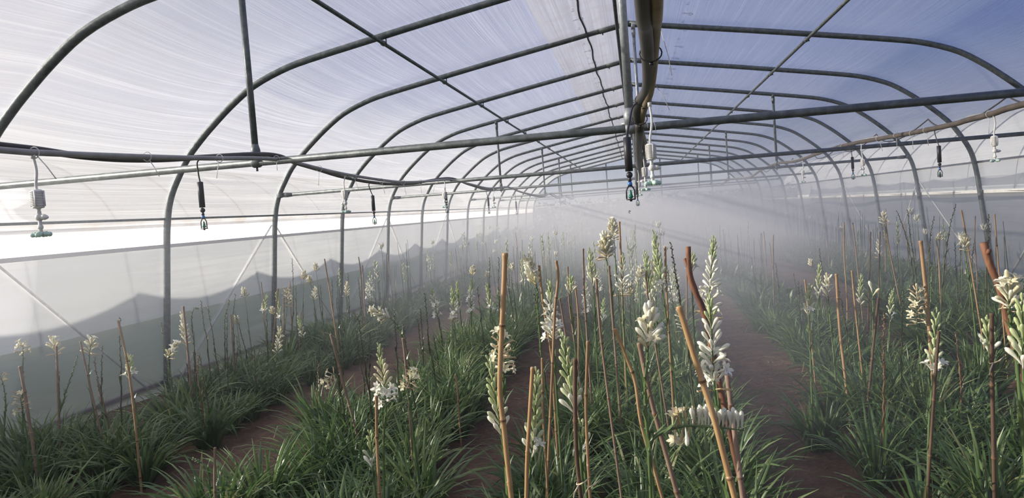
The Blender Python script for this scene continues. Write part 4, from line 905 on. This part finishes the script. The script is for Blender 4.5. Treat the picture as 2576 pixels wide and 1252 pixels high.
stake([(2214, 583, 8.2), (2213, 630, 8.2), (2212, 680, 8.2)], .0085, 'bamboo_dark', 'dark upright stake right through the dense pale flower patch')
stake([(2145, 560, 8.6), (2152, 620, 8.6), (2160, 700, 8.6)], .0090, 'bamboo_grey', 'faint stake left of the two dark uprights on the right')
# ------------------------------------------------------------------ the rest of the beds
ROWS = {'lw': (-3.95, -3.60, -3.28), 'l2': (-1.98, -1.70, -1.44), 'c': (-.5, -.1, .32), 'r2': (1.45, 1.86), 'rw': (3.32, 3.68, 4.04, 4.36)}
def mini(kind, r):
    """a ready-made plant with a stalk, some 0.9 m tall, for the repeats"""
    H = r.uniform(.72, .98); lean = r.uniform(-.08, .08); ly = r.uniform(-.05, .05)
    P = smooth_path([Vector((lean*1.3, ly*1.3, H)), Vector((lean*.9, ly*.9, H*.78)), Vector((lean*.35, ly*.4, H*.4)), Vector((0, 0, 0))], 6)
    if kind == 'spent': return stalk_mb(P, r, .0020, .005, 0, 20, 0, 9, True, .004).mesh('flower_stalk', M['spent']), None
    mb = stalk_mb(P, r, .002, .005, 0, 0, 0, None, True); hd = MB(); mats = ['bud', 'palebud', 'petal', 'cream', 'withered']
    nf, i1 = {'bud': (26, 8), 'cluster': (20, 2), 'full': (28, 8)}[kind]
    for X, form, colr in floret_mats(P, 0, i1, kind, nf, r): floret_mb(hd, form, X, 1, mats.index(colr), 6)
    return mb.mesh('flower_stalk', M['stem']), hd.mesh('flower_head', [M[m] for m in mats])
MINI = {k: [mini(k, R) for _ in range(5)] for k in ('spent', 'bud', 'cluster', 'full')}
def fill_plant(x, y, bed, kind, r):
    lab = {'leaf': 'leafy green tuberose clump without any flower stalk %s', 'spent': 'green tuberose clump with a bare knobbly spent stalk %s', 'bud': 'tuberose with slim green-white buds, standing farther back %s', 'cluster': 'tuberose with a pale flower tuft, standing farther back %s', 'full': 'tuberose with a long white spike, standing farther back %s'}[kind] % BEDS[bed]
    t = thing('tuberose_plant', lab, 'tuberose plant', (x, y, hfun(x, y)-.005), lab)
    l = link('leaves', TUFTS[r.randrange(6)], t); l.rotation_euler[2] = r.uniform(0, 6.28); s_ = r.uniform(.8, 1.12)*(.78 if bed == 'lw' else .9); l.scale = (s_, s_, s_*r.uniform(.85, 1.1))
    if kind != 'leaf':
        st, hd = MINI[kind][r.randrange(5)]; o = link('flower_stalk', st, t, (r.uniform(-.03, .03), r.uniform(-.03, .03), 0)); o.rotation_euler[2] = r.uniform(0, 6.28); z = r.uniform(.85, 1.15); o.scale = (1, 1, z)
        if hd: link('flower_head', hd, o)
    return t
cand = []
for bed, xs in ROWS.items():
    for x in xs:
        y = 2.7+R.uniform(0, .25)
        while y < YG-.8:
            cand.append((y, x+R.uniform(-.10, .10), bed)); y += R.uniform(.23, .33)*(1.3 if bed == 'lw' else 1)
cand.sort()
PROB = {'lw': (.44, .13, .16, .03), 'l2': (.36, .16, .15, .05), 'c': (.22, .24, .16, .08), 'r2': (.34, .08, .06, .01), 'rw': (.52, .06, .08, .02)}
FILL_MAX, count = 240, 0
far_mb = {b: MB() for b in BEDS}; far_fl = {b: MB() for b in BEDS}
LOW = [tuft(500+k, 26, .44, 1., 3, 4, False, .017) for k in range(4)]
def pick(bed, r):
    u = r.random(); c = 0
    for k, p in zip(('spent', 'bud', 'cluster', 'full'), PROB[bed]):
        c += p
        if u < c: return k
    return 'leaf'
for y, x, bed in cand:
    r = random.Random(int(x*1000)*7+int(y*1000))
    vis = seen((x, y, .25), 30) or seen((x, y, .6), 0)
    if any((x-f.x)**2+(y-f.y)**2 < .006 for f in hero_feet): continue
    if vis and count < FILL_MAX:
        kd = pick(bed, r)
        if (kd != 'leaf' and y < 4.2) or (kd not in ('leaf', 'spent') and y < 6): kd = 'leaf'
        fill_plant(x, y, bed, kd, r); count += 1; continue
    if not vis and y < 6 and not (-5 < x < 5): continue
    X = Matrix.Translation((x, y, hfun(x, y)-.005)) @ Matrix.Rotation(r.uniform(0, 6.28), 4, 'Z') @ Matrix.Scale(r.uniform(.85, 1.15), 4)
    q = LOW[r.randrange(4)]; far_mb[bed].add(q.v, q.f, 0, X)
    kd = pick(bed, r)
    if kd != 'leaf' and y < 26:
        H = r.uniform(.75, 1.1); e_ = Vector((r.uniform(-.08, .08), r.uniform(-.08, .08), H)); t = MB(); t.tube([(0, 0, 0), e_*.5+Vector((.01, 0, 0)), e_], [.006, .005, .003], 4)
        far_fl[bed].add(t.v, t.f, 3 if kd == 'spent' else 0, X)
        if kd != 'spent':
            mi = 1 if kd == 'bud' else 2; s0, sn, gap = {'bud': (.95, 12, .022), 'full': (1.2, 12, .024), 'cluster': (1.2, 10, .006)}[kd]
            for k in range(sn):
                a = k*2.4; z = H-.01-k*gap; ln = .04*s0; g = .5 if kd != 'bud' else .25; b = Vector((e_.x*z/H, e_.y*z/H, z)); t = MB()
                t.tube([b, b+Vector((math.cos(a)*ln*g, math.sin(a)*ln*g, ln*.5)), b+Vector((math.cos(a)*ln*g*1.5, math.sin(a)*ln*g*1.5, ln))], [.003, .009*s0, .004], 4); far_fl[bed].add(t.v, t.f, mi if k > 2 or kd == 'cluster' else 1, X)
for b in BEDS:
    o = far_mb[b].build('distant_leaves', M['leaf_dark']); tag(o, 'mass of green tuberose leaves farther off %s' % BEDS[b], 'foliage', None, 'stuff')
    o = far_fl[b].build('distant_flower_stalks', [M['stem'], M['bud'], M['petal'], M['spent']]); tag(o, 'hazy far flower stalks rising %s' % BEDS[b], 'flower stalks', None, 'stuff')
# thinner stakes among the repeats
STK = [(-4.2, 8.3), (-3.6, 9.2), (-3.2, 7.4), (-3.9, 11.2), (-1.8, 9.6), (-1.5, 11.5), (-2.0, 12.6), (-.4, 7.2), (.1, 8.1), (.35, 6.6), (-.2, 9.8), (.3, 11.2), (-.5, 5.6), (1.5, 9.0), (2.1, 8.2), (1.8, 11), (3.2, 8.6), (3.9, 9.5), (3.5, 11.5), (4.3, 8.2), (4.2, 12.5), (3.1, 13.), (-.1, 12.9), (-3.3, 13.2)]
bm_ = []
for k in range(4):
    mb = MB(); H = (.95, 1.1, 1.2, 1.02)[k]; ln = (.05, -.06, .08, -.03)[k]; m = 30; pts = [Vector((ln*i/m, .012*math.sin(i*.2), H*i/m-.01)) for i in range(m+1)]
    mb.tube(pts, [.0065*(1.22 if i % 7 == 3 else 1) for i in range(m+1)], 8); bm_.append(mb.mesh('bamboo_stake', M[('bamboo', 'bamboo_grey')[k % 2]]))
def bed_of(x): return 'lw' if x < -2.8 else 'l2' if x < -1 else 'c' if x < .9 else 'r2' if x < 2.6 else 'rw'
for i, (x, y) in enumerate(STK):
    o = link('bamboo_stake', bm_[i % 4], None, (x, y, hfun(x, y))); o.rotation_euler[2] = i*1.7; b = bed_of(x)
    tag(o, 'thin hazy bamboo stake farther back %s' % BEDS[b], 'stake', 'far bamboo stakes '+BEDS[b])
# dry bits on the paths
mb = MB()
for k in range(420):
    x = R.choice((-2.55, -1.05, .95, 2.55))+R.gauss(0, .22); y = R.uniform(3.2, 11)**1.0; a = R.uniform(0, 6.28); l = R.uniform(.012, .05); w = R.uniform(.002, .005); z = hfun(x, y)+.002
    c, s_ = math.cos(a), math.sin(a); mb.add([(x-c*l-s_*w, y-s_*l+c*w, z), (x-c*l+s_*w, y-s_*l-c*w, z), (x+c*l*.2+s_*w*1.5, y+s_*l*.2-c*w*1.5, z+.006), (x+c*l, y+s_*l, z+.002), (x+c*l*.2-s_*w*1.5, y+s_*l*.2+c*w*1.5, z+.006)], [(0, 1, 2, 3, 4)])
tag(mb.build('leaf_litter', M['dry'], smooth=False), 'scattered dry leaf bits lying on the bare soil paths', 'litter', None, 'stuff')
cy = scene.cycles
cy.max_bounces = 8; cy.diffuse_bounces = 2; cy.glossy_bounces = 2; cy.transmission_bounces = 5; cy.volume_bounces = 1; cy.transparent_max_bounces = 12
cy.sample_clamp_indirect = 6.0; cy.caustics_reflective = False; cy.caustics_refractive = False; cy.volume_max_steps = 32; cy.volume_step_rate = 1.6; cy.use_adaptive_sampling = True; cy.adaptive_threshold = .04
vs = scene.view_settings; vs.view_transform = 'Standard'; vs.look = 'None'; vs.gamma = 1.0; vs.use_curve_mapping = False; vs.exposure = EXPOSURE
